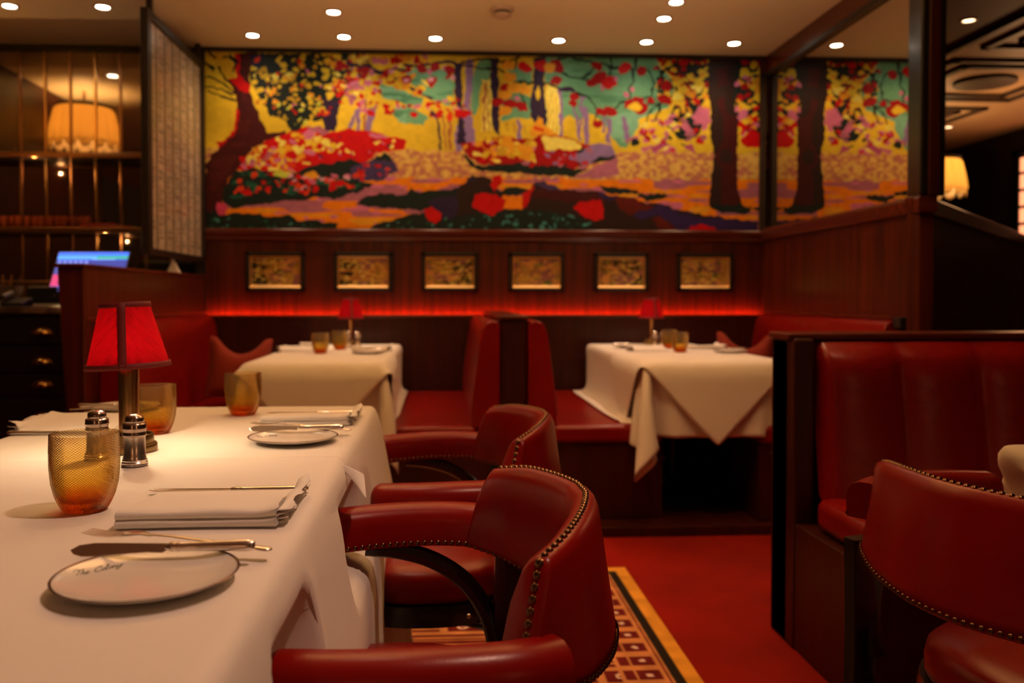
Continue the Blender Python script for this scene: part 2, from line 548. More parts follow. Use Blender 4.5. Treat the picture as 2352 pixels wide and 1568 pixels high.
# left side wall far outside the frame and the bar corner
struct(MB().box(-2.95, -2.85, 3.2, 5.6, 0, ZC).build('wall_left', WOODD))
struct(MB().box(-2.85, XL - 0.06, YB + 0.005, YB + 0.1, 0, ZC).build('wall_bar', DARKTRIM))
# wainscot rail under the painting with a small cove profile
struct(MB().prism([(YB, 1.375), (YB - 0.016, 1.375), (YB - 0.022, 1.39), (YB - 0.018, 1.40), (YB - 0.034, 1.415), (YB - 0.036, 1.44), (YB - 0.03, 1.449), (YB, 1.452)], 'x', XL - 0.02, XR).build('trim_1', WOODH, bevel=0.002))
struct(MB().box(XL - 0.02, XR, YB - 0.03, YB, 2.518, ZC).build('trim_2', DARKTRIM))
struct(MB().box(XL - 0.05, XL + 0.0, YB - 0.035, YB, 0.92, ZC).build('trim_3', DARKTRIM))
struct(MB().box(XR - 0.035, XR, YB - 0.035, YB, 1.45, 2.43).build('trim_4', DARKTRIM))
# ledge with the red cove light behind it
struct(MB().box(XL + 0.0, XR, 5.30, 5.355, 0.04, 0.925).build('wall_ledge', WOODD, bevel=0.006))
struct(MB().box(XL + 0.0, XR, 5.29, 5.36, 0.905, 0.925).build('trim_5', WOODH, bevel=0.005))
tag(MB().box(XL + 0.01, XR - 0.01, 5.3565, 5.3585, 0.885, 0.915).build('cove_light', LEDRED), 'red light strip hidden in the slot behind the back wall ledge', 'light strip')

# right wall: wood below, mirror above, the lower panel turns away at the corner
YC = 3.60
rail = [(-0.024, 1.39), (-0.024, 1.45), (-0.016, 1.462), (0.06, 1.462), (0.06, 1.39)]
struct(MB().box(XR, XR + 0.06, YC, YB, 0, 1.40).build('wall_right', WOOD))
struct(MB().prism([(XR + a, b) for a, b in rail], 'y', YC - 0.03, YB).build('trim_6', WOODH, bevel=0.004))
struct(MB().prism([(XR, 2.42), (XR - 0.0, ZC), (XR + 0.07, ZC), (XR + 0.07, 2.42)], 'y', 1.0, YB).build('trim_7', WOODH, bevel=0.003))
struct(MB().box(XR - 0.006, XR + 0.075, 1.0, YB, 2.405, 2.432).build('trim_8', DARKTRIM, bevel=0.003))
struct(MB().box(XR - 0.02, XR + 0.09, YC - 0.035, YC + 0.075, 1.46, ZC).build('pillar', BLACKWOOD, bevel=0.008))
struct(MB().box(XR + 0.012, XR + 0.06, YC - 0.045, YC - 0.03, 1.46, ZC).build('trim_9', WOODD, bevel=0.004))
mir = MB().box(XR + 0.02, XR + 0.03, YC + 0.07, YB - 0.03, 1.45, 2.42).build('wall_mirror', MIRRORC)
tag(mir, 'tall frameless mirror above the right panelling reflecting the forest painting', 'mirror')
# panel running away to the right from the corner
e0 = Vector((XR + 0.0, YC, 0)); e1 = Vector((4.10, 5.90, 0)); dv = (e1 - e0).normalized(); nv = Vector((dv.y, -dv.x, 0))
m = MB()
def slab(mb, p, q, n, t0, t1, z0, z1):
    a, b = p - n * t0, q - n * t0
    c, d = q + n * t1, p + n * t1
    mb.add([(v.x, v.y, z) for z in (z0, z1) for v in (a, b, c, d)], [(0, 1, 2, 3), (4, 7, 6, 5), (0, 4, 5, 1), (1, 5, 6, 2), (2, 6, 7, 3), (3, 7, 4, 0)])
    return mb
struct(slab(m, e0, e1, nv, 0.05, 0.0, 0, 1.40).build('wall_diagonal', WOOD))
struct(slab(MB(), e0, e1, nv, 0.06, 0.024, 1.39, 1.462).build('trim_10', WOODH, bevel=0.004))

# next dining room beyond the diagonal panel
struct(MB().box(2.3, 3.1, 3.0, 10.2, ZC, ZC + 0.08).build('ceiling_dark', mat('ceiling_brown', (0.16, 0.09, 0.055), 0.6)))
COFF = mat('coffer_paint', (0.60, 0.38, 0.20), 0.55)
COFD = mat('coffer_molding', (0.055, 0.028, 0.014), 0.5)
struct(MB().box(3.1, 5.2, 3.0, 10.2, ZC, ZC + 0.08).build('ceiling_coffered', COFF))
c = MB()
c.box(3.08, 3.12, 3.0, 10.2, ZC - 0.03, ZC)
for y0 in (3.9, 5.25, 6.6, 7.95):
    for ins in (0.10, 0.24):
        x0, x1, ya, yb = 3.15 + ins, 4.45 - ins, y0 + ins, y0 + 1.3 - ins
        for bx in ((x0, x1, ya, ya + 0.05), (x0, x1, yb - 0.05, yb), (x0, x0 + 0.05, ya, yb), (x1 - 0.05, x1, ya, yb)):
            c.box(*bx, ZC - 0.022, ZC)
    c.lathe([(0.2, -0.025), (0.2, 0.0)], 28, (3.8, y0 + 0.65, ZC))
struct(c.build('trim_11', COFD, bevel=0.004))
struct(MB().box(5.2, 5.3, 3.0, 10.2, 0, ZC).build('wall_far_right', DARKTRIM))
struct(MB().box(2.3, 5.3, 10.1, 10.2, 0, ZC).build('wall_far_back', DARKTRIM))
wnd = MB()
for k in range(5):
    wnd.box(5.165, 5.18, 6.9, 7.5, 1.55 + k * 0.15, 1.67 + k * 0.15)
struct(wnd.build('window_1', emis('window_glow', (1.0, 0.30, 0.13), 0.9)))
struct(MB().box(5.15, 5.2, 6.80, 6.90, 1.45, 2.35).box(5.15, 5.2, 7.5, 7.6, 1.45, 2.35).box(5.15, 5.2, 6.8, 7.6, 2.3, 2.36).box(5.15, 5.2, 6.8, 7.6, 1.44, 1.53).build('trim_12', BLACKWOOD, bevel=0.005))


# ------------------------------------------------------------------ forest painting
def px(x, y):
    top = 118 + 22 * (x - 470) / 1285
    return (x - 470) / 1285 * 1000, (y - top) / (527 - top) * 310
def A(*p): return [(460 + p[i] / 3.564, 100 + p[i + 1] / 3.564) for i in range(0, len(p), 2)]
def B(*p): return [(1100 + p[i] / 3.459, 100 + p[i + 1] / 3.459) for i in range(0, len(p), 2)]

YEL = ink((222, 162, 28)); YEL2 = ink((234, 188, 66)); OCH = ink((196, 132, 22)); ORA = ink((232, 110, 6)); ORB = ink((222, 132, 20))
RED = ink((196, 6, 8)); RED2 = ink((160, 8, 10)); VER = ink((214, 50, 14)); PINK = ink((200, 92, 98)); PNK2 = ink((214, 130, 118))
MAU = ink((168, 84, 80)); LIL = ink((140, 96, 110)); PUR = ink((44, 26, 40)); PUR2 = ink((66, 44, 62)); NAV = ink((50, 28, 52))
DKG = ink((24, 30, 20)); GRN = ink((26, 74, 44)); TEA = ink((70, 122, 92)); SKY = ink((104, 140, 84)); SKY2 = ink((126, 160, 104))
TRK = ink((66, 16, 12)); TRK2 = ink((92, 20, 10)); BRN = ink((44, 22, 14)); BLK = ink((20, 16, 16)); TAN = ink((204, 128, 56)); LEM = ink((196, 176, 50))
cv = Canvas(1000, 310, YEL, warp=2.0, tr=px)
H_, W_ = cv.h, cv.w
n1 = vnoise(W_, H_, 9, 5, 11); n2 = vnoise(W_, H_, 160, 60, 12); n3 = vnoise(W_, H_, 40, 46, 13); n4 = vnoise(W_, H_, 18, 40, 14)
cv.a[:] = np.array(YEL) * (0.8 + 0.4 * n1[..., None])
# ground
gy = np.array([px(800, 333)[1]])[0]
ground = cv.Y > gy + 8
cv.a[ground] = TAN
sp = ground & (n2 > 0.58); cv.a[sp] = ink((222, 156, 62))
sp = ground & (n2 < 0.34); cv.a[sp] = ink((186, 100, 62))
low = cv.Y > px(800, 408)[1]
cv.a[low] = ORA
cv.a[low & (n4 > 0.56)] = MAU
cv.a[low & (n4 < 0.22)] = ORB
cv.a[low & (n3 > 0.80)] = PINK
# sky openings
for P in (B(500, 110, 1400, 110, 1570, 350, 1500, 520, 1270, 600, 1245, 690, 1180, 830, 1120, 820, 1060, 745, 940, 580, 850, 560, 780, 610, 700, 580, 640, 400, 600, 330, 500, 310),
          A(1640, 220, 1780, 190, 1980, 210, 2050, 330, 2040, 520, 1900, 480, 1800, 420, 1700, 330), A(1430, 330, 1560, 360, 1800, 450, 1760, 520, 1560, 470, 1450, 430),
          A(1520, 540, 1640, 500, 1840, 600, 1800, 660, 1640, 660), A(2200, 300, 2270, 120, 2352, 130, 2352, 300, 2260, 350, 2240, 580, 2195, 570),
          B(150, 420, 300, 380, 400, 440, 390, 590, 160, 620), B(0, 130, 70, 130, 70, 290, 0, 290), B(180, 190, 400, 180, 400, 310, 260, 310), B(480, 520, 640, 380, 700, 580, 640, 600)):
    cv.poly(P, SKY)
msk = np.abs(cv.a - np.array(SKY)).sum(-1) < 1e-6
cv.a[msk & (n1 > 0.55)] = SKY2
cv.a[msk & (n4 < 0.3)] = ink((84, 124, 74))
# distant pale forest: strips and lilac stems
for x in (10, 40, 560, 600, 200, 250, 330): cv.stroke(B(x, 320 if x > 500 or x < 60 else 640, x + 8, 700), 1.6, ink((168, 90, 30)))
for q in (B(510, 340, 600, 340, 640, 520, 640, 740, 520, 740), B(0, 290, 75, 290, 75, 690, 0, 690)): cv.poly(q, YEL2)
for x in (530, 560, 590): cv.stroke(B(x, 400, x + 10, 720), 1.5, OCH)
for x in (12, 45): cv.stroke(B(x, 310, x + 4, 680), 2.4, ink((160, 84, 24)))
for a, b, w in (((620, 360), (645, 740), 6), ((740, 480), (790, 760), 5), ((810, 430), (785, 760), 4), ((825, 520), (855, 780), 9), ((985, 560), (975, 700), 4), ((1020, 600), (1025, 770), 9), ((1145, 600), (1180, 740), 10), ((285, 630), (300, 760), 7)):
    cv.stroke(B(*a, *b), w, LIL, w * 1.2)
for a, b, w in (((1250, 540), (1200, 700), 6), ((1270, 540), (1265, 730), 7), ((1330, 440), (1315, 700), 5), ((1380, 560), (1345, 720), 12), ((2180, 150), (2150, 620), 14), ((2170, 620), (2190, 860), 18), ((1960, 600), (1975, 850), 4), ((2015, 640), (2010, 850), 5), ((2320, 330), (2290, 480), 5), ((2300, 480), (2300, 700), 4), ((2090, 700), (2090, 850), 14)):
    cv.stroke(A(*a, *b), w, LIL if w > 5 else ink((170, 90, 40)), w)
for q in (A(2050, 160, 2110, 160, 2105, 420, 2125, 640, 2155, 830, 2075, 820, 2080, 560, 2050, 400), B(65, 110, 135, 110, 130, 420, 150, 740, 75, 660, 75, 300),
          B(410, 110, 500, 110, 495, 320, 510, 480, 522, 650, 480, 650, 455, 560, 430, 640, 398, 600, 385, 460, 412, 300)):
    cv.poly(q, PUR)
cv.blob(*B(452, 400)[0], 3.5, 13, YEL); cv.stroke(B(465, 450, 450, 540), 2.5, BRN)
# left trunk
cv.poly(A(310, 60, 460, 60, 400, 200, 385, 400, 430, 500, 470, 620, 530, 740, 680, 715, 692, 748, 520, 800, 385, 880, 290, 1030, 205, 1120, 160, 1300, 118, 1400, 30, 1400, 30, 975, 130, 880, 240, 750, 290, 720, 300, 560, 290, 480, 265, 400, 220, 300, 300, 290), TRK)
cv.poly(A(330, 80, 400, 80, 350, 400, 400, 700, 300, 900, 120, 1200, 60, 1380, 60, 1000, 260, 800, 330, 560), ink((78, 20, 14)), n4 > 0.45)
cv.poly(A(275, 70, 320, 70, 318, 270, 388, 350, 378, 405, 300, 380, 218, 292, 290, 275), RED)
cv.poly(A(288, 520, 306, 570, 292, 720, 235, 790, 140, 870, 130, 840, 112, 815, 225, 790, 240, 740, 275, 720, 272, 600), RED)
cv.poly(A(60, 80, 180, 80, 280, 200, 270, 285, 200, 280), ink((206, 138, 18)))
for q in ((270, 465, 160, 440, 45, 400), (265, 410, 180, 330, 45, 262), (250, 350, 180, 270, 145, 200), (240, 420, 150, 380, 45, 350), (280, 170, 240, 110, 180, 130), (45, 160, 110, 220), (260, 230, 300, 160, 240, 90), (80, 80, 120, 120)):
    cv.stroke(A(*q), 4.2, BLK, 2.2)
# dark foliage at the upper left
fol = vnoise(W_, H_, 58, 24, 21)
cv.poly(A(400, 80, 1320, 80, 1380, 200, 1250, 330, 1110, 480, 1090, 640, 1070, 720, 1000, 720, 980, 620, 900, 640, 860, 700, 740, 740, 640, 600, 560, 600, 480, 470, 400, 330), DKG, fol > 0.22)
cv.poly(A(960, 450, 1140, 470, 1090, 640, 1080, 730, 990, 720), PUR)
cv.poly(A(400, 90, 520, 90, 480, 200, 410, 190), ink((20, 30, 44)))
cv.stroke(A(640, 90, 700, 150, 660, 300, 700, 420), 9, DKG); cv.stroke(A(800, 90, 740, 160, 760, 220), 5, DKG)
reg = A(400, 130, 1300, 90, 1330, 260, 1120, 450, 1000, 600, 860, 700, 700, 660, 560, 560, 430, 460)
cv.scatter(reg, 60, 4, 8, [YEL, YEL, ORB, YEL2, OCH], 1); cv.scatter(reg, 44, 3, 6, [RED, PINK, VER, YEL, RED2], 2); cv.scatter(reg, 80, 2.5, 5, [DKG, DKG, YEL, OCH], 3)
cv.scatter(A(620, 480, 960, 480, 940, 640, 720, 700, 600, 600), 34, 2.5, 6, [DKG, DKG, LEM], 4)
reg = A(1000, 100, 2050, 100, 2040, 260, 1700, 420, 1450, 500, 1100, 470)
cv.scatter(A(1000, 90, 1700, 90, 1650, 230, 1400, 330, 1060, 460), 60, 4, 9, [YEL, ORB, RED2, OCH, YEL, VER, PINK], 5)
cv.scatter(reg, 60, 3.5, 7.5, [RED, RED2, YEL, ORB, PINK, YEL2, RED], 6)
cv.scatter(A(1180, 300, 1450, 320, 1440, 480, 1380, 580, 1220, 560, 1150, 480), 34, 4, 8, [PINK, RED, YEL, PINK, MAU], 7)
cv.scatter(A(1430, 440, 1760, 520, 2060, 440, 2200, 580, 2060, 620, 1860, 600, 1700, 590, 1480, 560), 40, 4, 8, [RED2, RED, RED, YEL, PINK], 8, 0.5)
cv.poly(A(2060, 540, 2130, 540, 2215, 575, 2140, 595, 2060, 585), RED); cv.blob(*A(2020, 600)[0], 5, 10, VER)
for q in ((1180, 150, 1300, 180, 1440, 230, 1580, 290), (1640, 170, 1760, 190, 1920, 150, 2060, 160, 2352, 120), (1400, 220, 1640, 210), (1620, 320, 1740, 390, 1860, 460), (1870, 560, 1910, 620, 1925, 860), (1960, 150, 2140, 180, 2352, 215)):
    cv.stroke(A(*q), 5.0, PUR, 3.0)
cv.scatter(A(1500, 250, 1750, 260, 1800, 420, 1700, 400, 1500, 330), 12, 5, 10, [ORB, OCH, YEL, RED2], 9)
for x, y in ((1660, 290), (1890, 190), (2010, 220), (1780, 210), (1870, 300), (1500, 240)): cv.blob(*A(x, y)[0], 9, 8, RED2)
for x, y in ((1655, 295), (1860, 285), (2040, 280), (1540, 235)): cv.blob(*A(x, y)[0], 5, 4, PNK2)
# left bush
cv.poly(A(1030, 745, 1190, 695, 1330, 710, 1500, 748, 1665, 800, 1640, 870, 1400, 905, 1310, 985, 1000, 1000, 760, 1050, 540, 1045, 430, 1050, 270, 1050, 350, 930, 400, 880, 540, 790, 700, 745, 870, 680), RED)
cv.scatter(A(400, 870, 560, 790, 880, 700, 1050, 760, 1080, 860, 900, 900, 720, 960, 640, 1060, 420, 1060, 300, 1040), 90, 4, 11, [YEL, YEL, YEL2, ORB, YEL2, RED, PINK, RED], 10, 0.6)
cv.scatter(A(1100, 740, 1640, 790, 1600, 860, 1300, 900, 1000, 980, 800, 980), 26, 2.5, 6, [PUR, PINK, RED2, PUR, YEL2], 11, 0.5)
cv.scatter(A(300, 950, 560, 900, 760, 1000, 740, 1080, 300, 1060), 26, 3.5, 8, [RED, VER, PINK, ORB, MAU], 12)
cv.poly(A(1360, 740, 1500, 748, 1440, 785, 1370, 775), PINK); cv.poly(A(840, 690, 960, 680, 1040, 740, 980, 760), MAU)
cv.poly(A(860, 1010, 1000, 985, 1200, 950, 1300, 985, 1440, 920, 1480, 900, 1560, 970, 1592, 1040, 1460, 1130, 1250, 1130, 1100, 1065, 880, 1070, 740, 1060), DKG)
cv.poly(A(1200, 1010, 1380, 960, 1560, 970, 1592, 1040, 1460, 1130, 1230, 1130), PUR2)
cv.scatter(A(1210, 1000, 1560, 980, 1560, 1080, 1280, 1120), 16, 3, 7, [RED2, VER, RED, PUR], 13, 0.5)
# flower mound
cv.poly(A(240, 1080, 400, 1025, 560, 1050, 860, 1060, 1100, 1060, 1390, 1165, 1250, 1220, 1080, 1270, 900, 1255, 820, 1290, 640, 1300, 420, 1330, 240, 1355, 160, 1330, 180, 1180), DKG)
cv.poly(A(280, 1070, 500, 1040, 560, 1130, 400, 1230, 240, 1300, 200, 1200), GRN, n3 > 0.45)
cv.poly(A(600, 1060, 1300, 1120, 1240, 1200, 640, 1260), GRN, n3 > 0.58)
cv.scatter(A(260, 1080, 640, 1060, 900, 1100, 1200, 1140, 1240, 1190, 900, 1230, 640, 1250, 240, 1230), 54, 3, 8, [RED, VER, RED2, RED, VER, DKG], 14, 0.7)
cv.scatter(A(620, 1060, 920, 1050, 1240, 1080, 1100, 1140, 900, 1140, 820, 1250, 700, 1220), 30, 3, 7, [PNK2, PINK, RED, DKG, PNK2], 15, 0.6)
cv.blob(*A(880, 1080)[0], 14, 6, ORB); cv.blob(*A(640, 1075)[0], 14, 6, LEM)
# middle bush
cv.poly(B(-170, 790, 0, 780, 40, 740, 400, 760, 480, 700, 600, 720, 760, 770, 950, 830, 940, 920, 700, 1010, 520, 960, 300, 980, 0, 960, -120, 900), RED2)
cv.poly(B(-170, 860, -60, 960, 60, 970, 300, 950, 620, 960, 700, 1000, 860, 980, 740, 1050, 560, 1055, 300, 1030, 120, 1030, 0, 1010, -110, 960), DKG)
cv.poly(B(860, 930, 940, 880, 1080, 870, 1085, 905, 930, 945, 840, 945), DKG)
cv.poly(B(700, 880, 800, 860, 900, 800, 1040, 800, 1080, 880, 940, 900, 860, 960, 780, 940), LIL)
cv.scatter(B(-160, 800, 120, 760, 420, 780, 420, 920, 0, 950), 50, 3.5, 8, [YEL, YEL2, RED, ORB, RED2, PINK], 16, 0.7)
cv.scatter(B(440, 840, 920, 840, 860, 980, 300, 950), 30, 3.5, 8, [RED, RED2, MAU, DKG, LIL, RED], 17, 0.6)
cv.scatter(B(120, 780, 400, 770, 380, 900, 120, 890), 22, 5, 10, [ORB, ORB, YEL, OCH], 18, 0.7)
cv.poly(B(470, 740, 520, 722, 600, 745, 700, 760, 790, 790, 790, 835, 640, 830, 500, 840, 480, 790), YEL2)
cv.poly(B(380, 700, 460, 570, 510, 640, 560, 680, 640, 735, 520, 715, 400, 735), ORB); cv.poly(B(410, 660, 500, 660, 495, 690, 415, 690), VER)
cv.poly(B(730, 1055, 900, 985, 1090, 890, 1108, 1040, 900, 1065), ink((176, 88, 86)))
# right foliage and trunk
fr = vnoise(W_, H_, 62, 26, 31)
reg = B(1400, 110, 1900, 110, 1860, 420, 1850, 640, 1740, 860, 1640, 830, 1480, 780, 1150, 790, 1260, 690, 1440, 600, 1540, 440, 1440, 300)
cv.poly(B(1560, 110, 1900, 110, 1850, 420, 1840, 600, 1740, 740, 1620, 760, 1500, 660, 1560, 480, 1580, 300, 1480, 200), DKG, fr > 0.22)
cv.scatter(B(1400, 120, 1860, 130, 1840, 440, 1560, 560, 1440, 420), 95, 4, 8.5, [RED2, RED, RED2, ORB, YEL, DKG, YEL], 19, 0.6)
cv.scatter(B(1600, 280, 1840, 180, 1830, 620, 1560, 660), 44, 4.5, 9, [YEL, YEL, ORB, DKG, YEL2, RED], 20, 0.6)
cv.scatter(B(1300, 640, 1540, 560, 1760, 620, 1800, 760, 1700, 860, 1400, 860, 1160, 790), 66, 4, 9, [PINK, RED, YEL2, MAU, RED2, DKG, PINK, YEL], 22, 0.6)
cv.poly(B(1705, 580, 1760, 500, 1840, 510, 1862, 620, 1800, 700, 1790, 640, 1740, 640), PINK)
cv.poly(B(1350, 850, 1440, 780, 1540, 800, 1420, 850), ink((176, 66, 80))); cv.poly(B(1640, 830, 1700, 790, 1750, 865, 1690, 850), ink((176, 66, 80)))
for q in (B(2050, 130, 2265, 130, 2265, 820, 2200, 800, 2150, 760, 2085, 720, 2050, 500, 2040, 300),): cv.poly(q, DKG, fr > 0.2)
cv.scatter(B(2060, 140, 2260, 140, 2260, 440, 2050, 440), 26, 4.5, 9, [YEL, RED2, ORB, PINK, YEL], 23); cv.scatter(B(2060, 440, 2260, 440, 2260, 800, 2100, 740), 30, 4.5, 11, [RED, YEL, RED2, PINK, YEL, ORB], 24)
cv.blob(*B(2090, 668)[0], 15, 12, RED); cv.blob(*B(2085, 685)[0], 9, 6.5, YEL)
cv.blob(*B(2215, 770)[0], 24, 14, RED)
cv.poly(B(1842, 110, 2080, 110, 2050, 300, 2062, 550, 2085, 610, 2070, 900, 2092, 1150, 2125, 1270, 1930, 1300, 1846, 1285, 1860, 1050, 1892, 900, 1852, 750, 1862, 600, 1842, 400), BRN)
cv.poly(B(1960, 560, 2070, 580, 2072, 900, 2090, 1150, 2120, 1270, 1950, 1290, 1950, 1000, 1900, 900, 1960, 760), TRK)
cv.poly(B(1900, 200, 1980, 190, 2000, 330, 1920, 340), TRK); cv.poly(B(1910, 440, 1960, 430, 2000, 600, 1940, 560), TRK)
cv.blob(*B(1990, 890)[0], 11, 13, BRN)
cv.poly(B(1846, 1275, 1930, 1265, 2040, 1285, 2120, 1262, 2200, 1290, 2190, 1330, 2140, 1350, 2060, 1335, 1960, 1345, 1870, 1310), DKG)
cv.poly(B(2200, 1300, 2265, 1300, 2265, 1330), DKG)
# branches and single leaves over the green
for q in ((0, 125, 200, 150, 300, 130), (0, 195, 150, 210, 190, 250), (560, 150, 690, 115, 800, 130, 990, 165, 1040, 195, 1200, 205, 1350, 215, 1400, 320, 1372, 425, 1290, 440), (1042, 120, 1045, 190, 1028, 280),
          (260, 310, 520, 322, 700, 372, 860, 435, 930, 520, 918, 620), (560, 205, 700, 255, 800, 268, 870, 240, 900, 190), (800, 268, 860, 300), (1215, 210, 1225, 290, 1192, 340, 1190, 440), (1240, 130, 1238, 190),
          (1440, 190, 1470, 300, 1468, 430, 1440, 490, 1350, 560, 1340, 620), (1440, 490, 1440, 540, 1410, 610), (1440, 490, 1320, 490, 1240, 440), (1190, 460, 1120, 470, 1080, 510), (290, 370, 340, 470), (265, 200, 290, 120)):
    cv.stroke(B(*q), 4.0, BLK, 2.4)
cv.poly(B(600, 340, 740, 360, 760, 395, 640, 385), PUR)
for x, y, r in ((345, 190, 11), (470, 180, 12), (600, 185, 13), (585, 290, 10), (925, 180, 10), (950, 270, 13), (1030, 310, 12), (880, 310, 10), (1150, 200, 11), (1290, 215, 9), (745, 425, 8), (740, 480, 8), (965, 540, 8), (1045, 535, 10), (1200, 480, 10), (1260, 450, 9), (1280, 515, 14), (1475, 440, 10), (930, 635, 8), (215, 485, 10), (120, 470, 10), (315, 505, 11), (180, 350, 9), (1365, 455, 7), (1500, 340, 9)):
    cv.blob(*B(x, y)[0], r * 1.15, r * 0.8, random.choice([RED2, RED, RED2]), random.uniform(-0.6, 0.6))
for x, y in ((210, 180), (220, 270), (250, 350), (180, 410), (340, 370), (540, 190), (180, 540), (1240, 500)): cv.blob(*B(x, y)[0], 12, 8, ORB if x < 1000 else YEL)
for x, y in ((1220, 360), (1160, 410), (970, 350), (1085, 290), (270, 435)): cv.blob(*B(x, y)[0], 4, 5, PINK)
# hollow, logs and rocks in front
cv.poly(A(1240, 1330, 1290, 1270, 1480, 1235, 1660, 1240, 1690, 1195, 1730, 1215, 2140, 1190, 2150, 1120, 2200, 1085, 2270, 1110, 2352, 1100, 2352, 1540, 1300, 1540, 1500, 1460, 1800, 1400, 1800, 1370, 1500, 1345), DKG)
cv.poly(A(1830, 1290, 2100, 1230, 2160, 1110, 2352, 1110, 2352, 1400, 1960, 1440), PUR)
cv.poly(B(-200, 1150, 0, 1060, 60, 1080, 180, 1200, 330, 1230, 400, 1110, 500, 1088, 620, 1150, 900, 1180, 1100, 1200, 1300, 1250, 1500, 1290, 1700, 1340, 1930, 1370, 2265, 1410, 2265, 1500, -200, 1500), BRN)
cv.poly(B(395, 1160, 480, 1150, 700, 1170, 930, 1190, 1000, 1260, 900, 1250, 740, 1270, 600, 1240, 390, 1215), TRK)
cv.poly(B(1060, 1205, 1240, 1230, 1390, 1290, 1340, 1350, 1200, 1355, 1120, 1310), TRK2)
cv.poly(B(1240, 1370, 1280, 1320, 1450, 1290, 1600, 1330, 1760, 1375, 1900, 1375, 2265, 1420, 2265, 1480, 1600, 1480, 1520, 1400, 1420, 1370, 1280, 1390), NAV)
cv.poly(B(1370, 1390, 1460, 1375, 1580, 1450, 1600, 1490, 1450, 1490), TRK2)
cv.poly(B(420, 1110, 500, 1088, 620, 1150, 680, 1165, 480, 1150), PUR2); cv.poly(B(920, 1190, 1100, 1200, 1060, 1230, 960, 1225), NAV)
cv.poly(B(120, 1180, 230, 1140, 380, 1150, 320, 1210, 200, 1205), DKG); cv.poly(B(170, 1205, 320, 1215, 325, 1300, 150, 1330), ORA)
cv.poly(B(940, 1140, 1020, 1135, 1270, 1160, 1280, 1190, 1480, 1185, 1500, 1220, 1390, 1250, 1270, 1215, 1170, 1195, 1000, 1180), DKG)
cv.poly(B(1100, 1190, 1280, 1190, 1260, 1225, 1150, 1220), ORB)
cv.poly(B(320, 1300, 325, 1190, 370, 1150, 420, 1112, 400, 1170, 360, 1280), RED)
# front bank of dark leaves
cv.poly(A(30, 1395, 180, 1395, 380, 1390, 420, 1410, 480, 1400, 520, 1440, 700, 1415, 780, 1455, 900, 1440, 1000, 1475, 1090, 1470, 1080, 1545, 30, 1545), DKG)
cv.poly(A(1300, 1545, 1420, 1475, 1640, 1420, 1830, 1380, 1960, 1440, 2200, 1400, 2352, 1370, 2352, 1545), DKG)
cv.poly(B(-20, 1370, 120, 1320, 330, 1310, 560, 1330, 730, 1370, 860, 1420, 960, 1500, -20, 1500), DKG)
cv.scatter(A(40, 1420, 600, 1460, 1000, 1490, 1000, 1520, 40, 1520), 20, 2, 4.5, [TEA, GRN], 25, 0.5); cv.scatter(B(0, 1340, 700, 1340, 940, 1460, 900, 1480, 0, 1480), 46, 2, 5, [TEA, GRN, TEA], 26, 0.5); cv.scatter(A(1500, 1470, 2340, 1400, 2340, 1520, 1450, 1520), 18, 2, 4, [TEA, GRN], 27, 0.5)
cv.blob(*A(150, 1365)[0], 9, 11, ink((206, 56, 70)))
for pts in (A(1795, 1350, 1870, 1340, 1945, 1390, 1950, 1450, 1900, 1488, 1830, 1460, 1800, 1400), B(-60, 1200, 0, 1185, 120, 1190, 190, 1250, 160, 1320, 80, 1368, -10, 1330, -80, 1290), B(85, 1060, 140, 1052, 165, 1100, 130, 1150, 100, 1172, 68, 1130),
            B(745, 1300, 800, 1250, 950, 1240, 992, 1310, 980, 1385, 880, 1392, 790, 1360), B(1655, 1482, 1720, 1440, 1800, 1420, 1880, 1450, 1925, 1482)):
    cv.poly(pts, RED)
# slightly uneven brushwork
cv.a *= (0.90 + 0.2 * vnoise(W_, H_, 120, 50, 41))[..., None]
cv.a = np.clip(cv.a, 0.002, 0.9)
mural = cv.mesh('forest_painting', PAINT, lambda u, v: (XL + 0.005 + u * (XR - 0.04 - XL), YB - 0.012 + 0 * u, 2.517 - v * 1.063))
tag(mural, 'wide bright painting of an autumn forest across the back wall', 'painting')


# ------------------------------------------------------------------ ceiling fittings
GLOW = emis('downlight_glow', (1.0, 0.86, 0.66), 26.0)
RIM = mat('downlight_rim', (0.5, 0.4, 0.3), 0.5)
def downlight(x, y, label, dim=None):
    t = thing('downlight', label, 'ceiling light', (x, y, ZC), group='recessed ceiling lights')
    MB().lathe([(0.030, -0.001), (0.034, -0.006), (0.046, -0.004), (0.047, 0.0)], 28, cap=False).build('rim', RIM, t)
    MB().lathe([(0.0001, -0.0045), (0.018, -0.004), (0.031, -0.002)], 24, cap=False).build('bulb', dim or GLOW, t)
    return t
rowl = ['first', 'second', 'third', 'fourth', 'fifth', 'sixth']
for i, x in enumerate((-1.073, -0.552, -0.023, 0.699, 1.222, 1.748)):
    downlight(x, 5.115, 'small round recessed ceiling light, %s from the left in the row above the painting' % rowl[i])
downlight(-0.559, 4.678, 'single recessed ceiling light in front of the row, between smoke detector and glass screen')
downlight(1.214, 4.684, 'farther of two close recessed ceiling lights right of the smoke detector')
downlight(1.208, 4.42, 'nearer of two close recessed ceiling lights right of the smoke detector')
downlight(-1.745, 4.664, 'recessed ceiling light closest to the glass screen, on its bar side')
downlight(-2.221, 4.677, 'recessed ceiling light over the bar in the top left corner')
DIMG = emis('downlight_dim', (1.0, 0.6, 0.32), 3.0)
downlight(2.88, 4.62, 'dim recessed light in the dark brown ceiling beyond the pillar', DIMG)
downlight(4.5, 7.5, 'small dim light in the coffered ceiling above the cream lampshade', DIMG)
downlight(4.9, 6.9, 'bright small light in the coffered ceiling near the glowing window', GLOW)
sd = thing('smoke_detector', 'round white smoke detector on the ceiling', 'smoke detector', (0.327, 4.578, ZC))
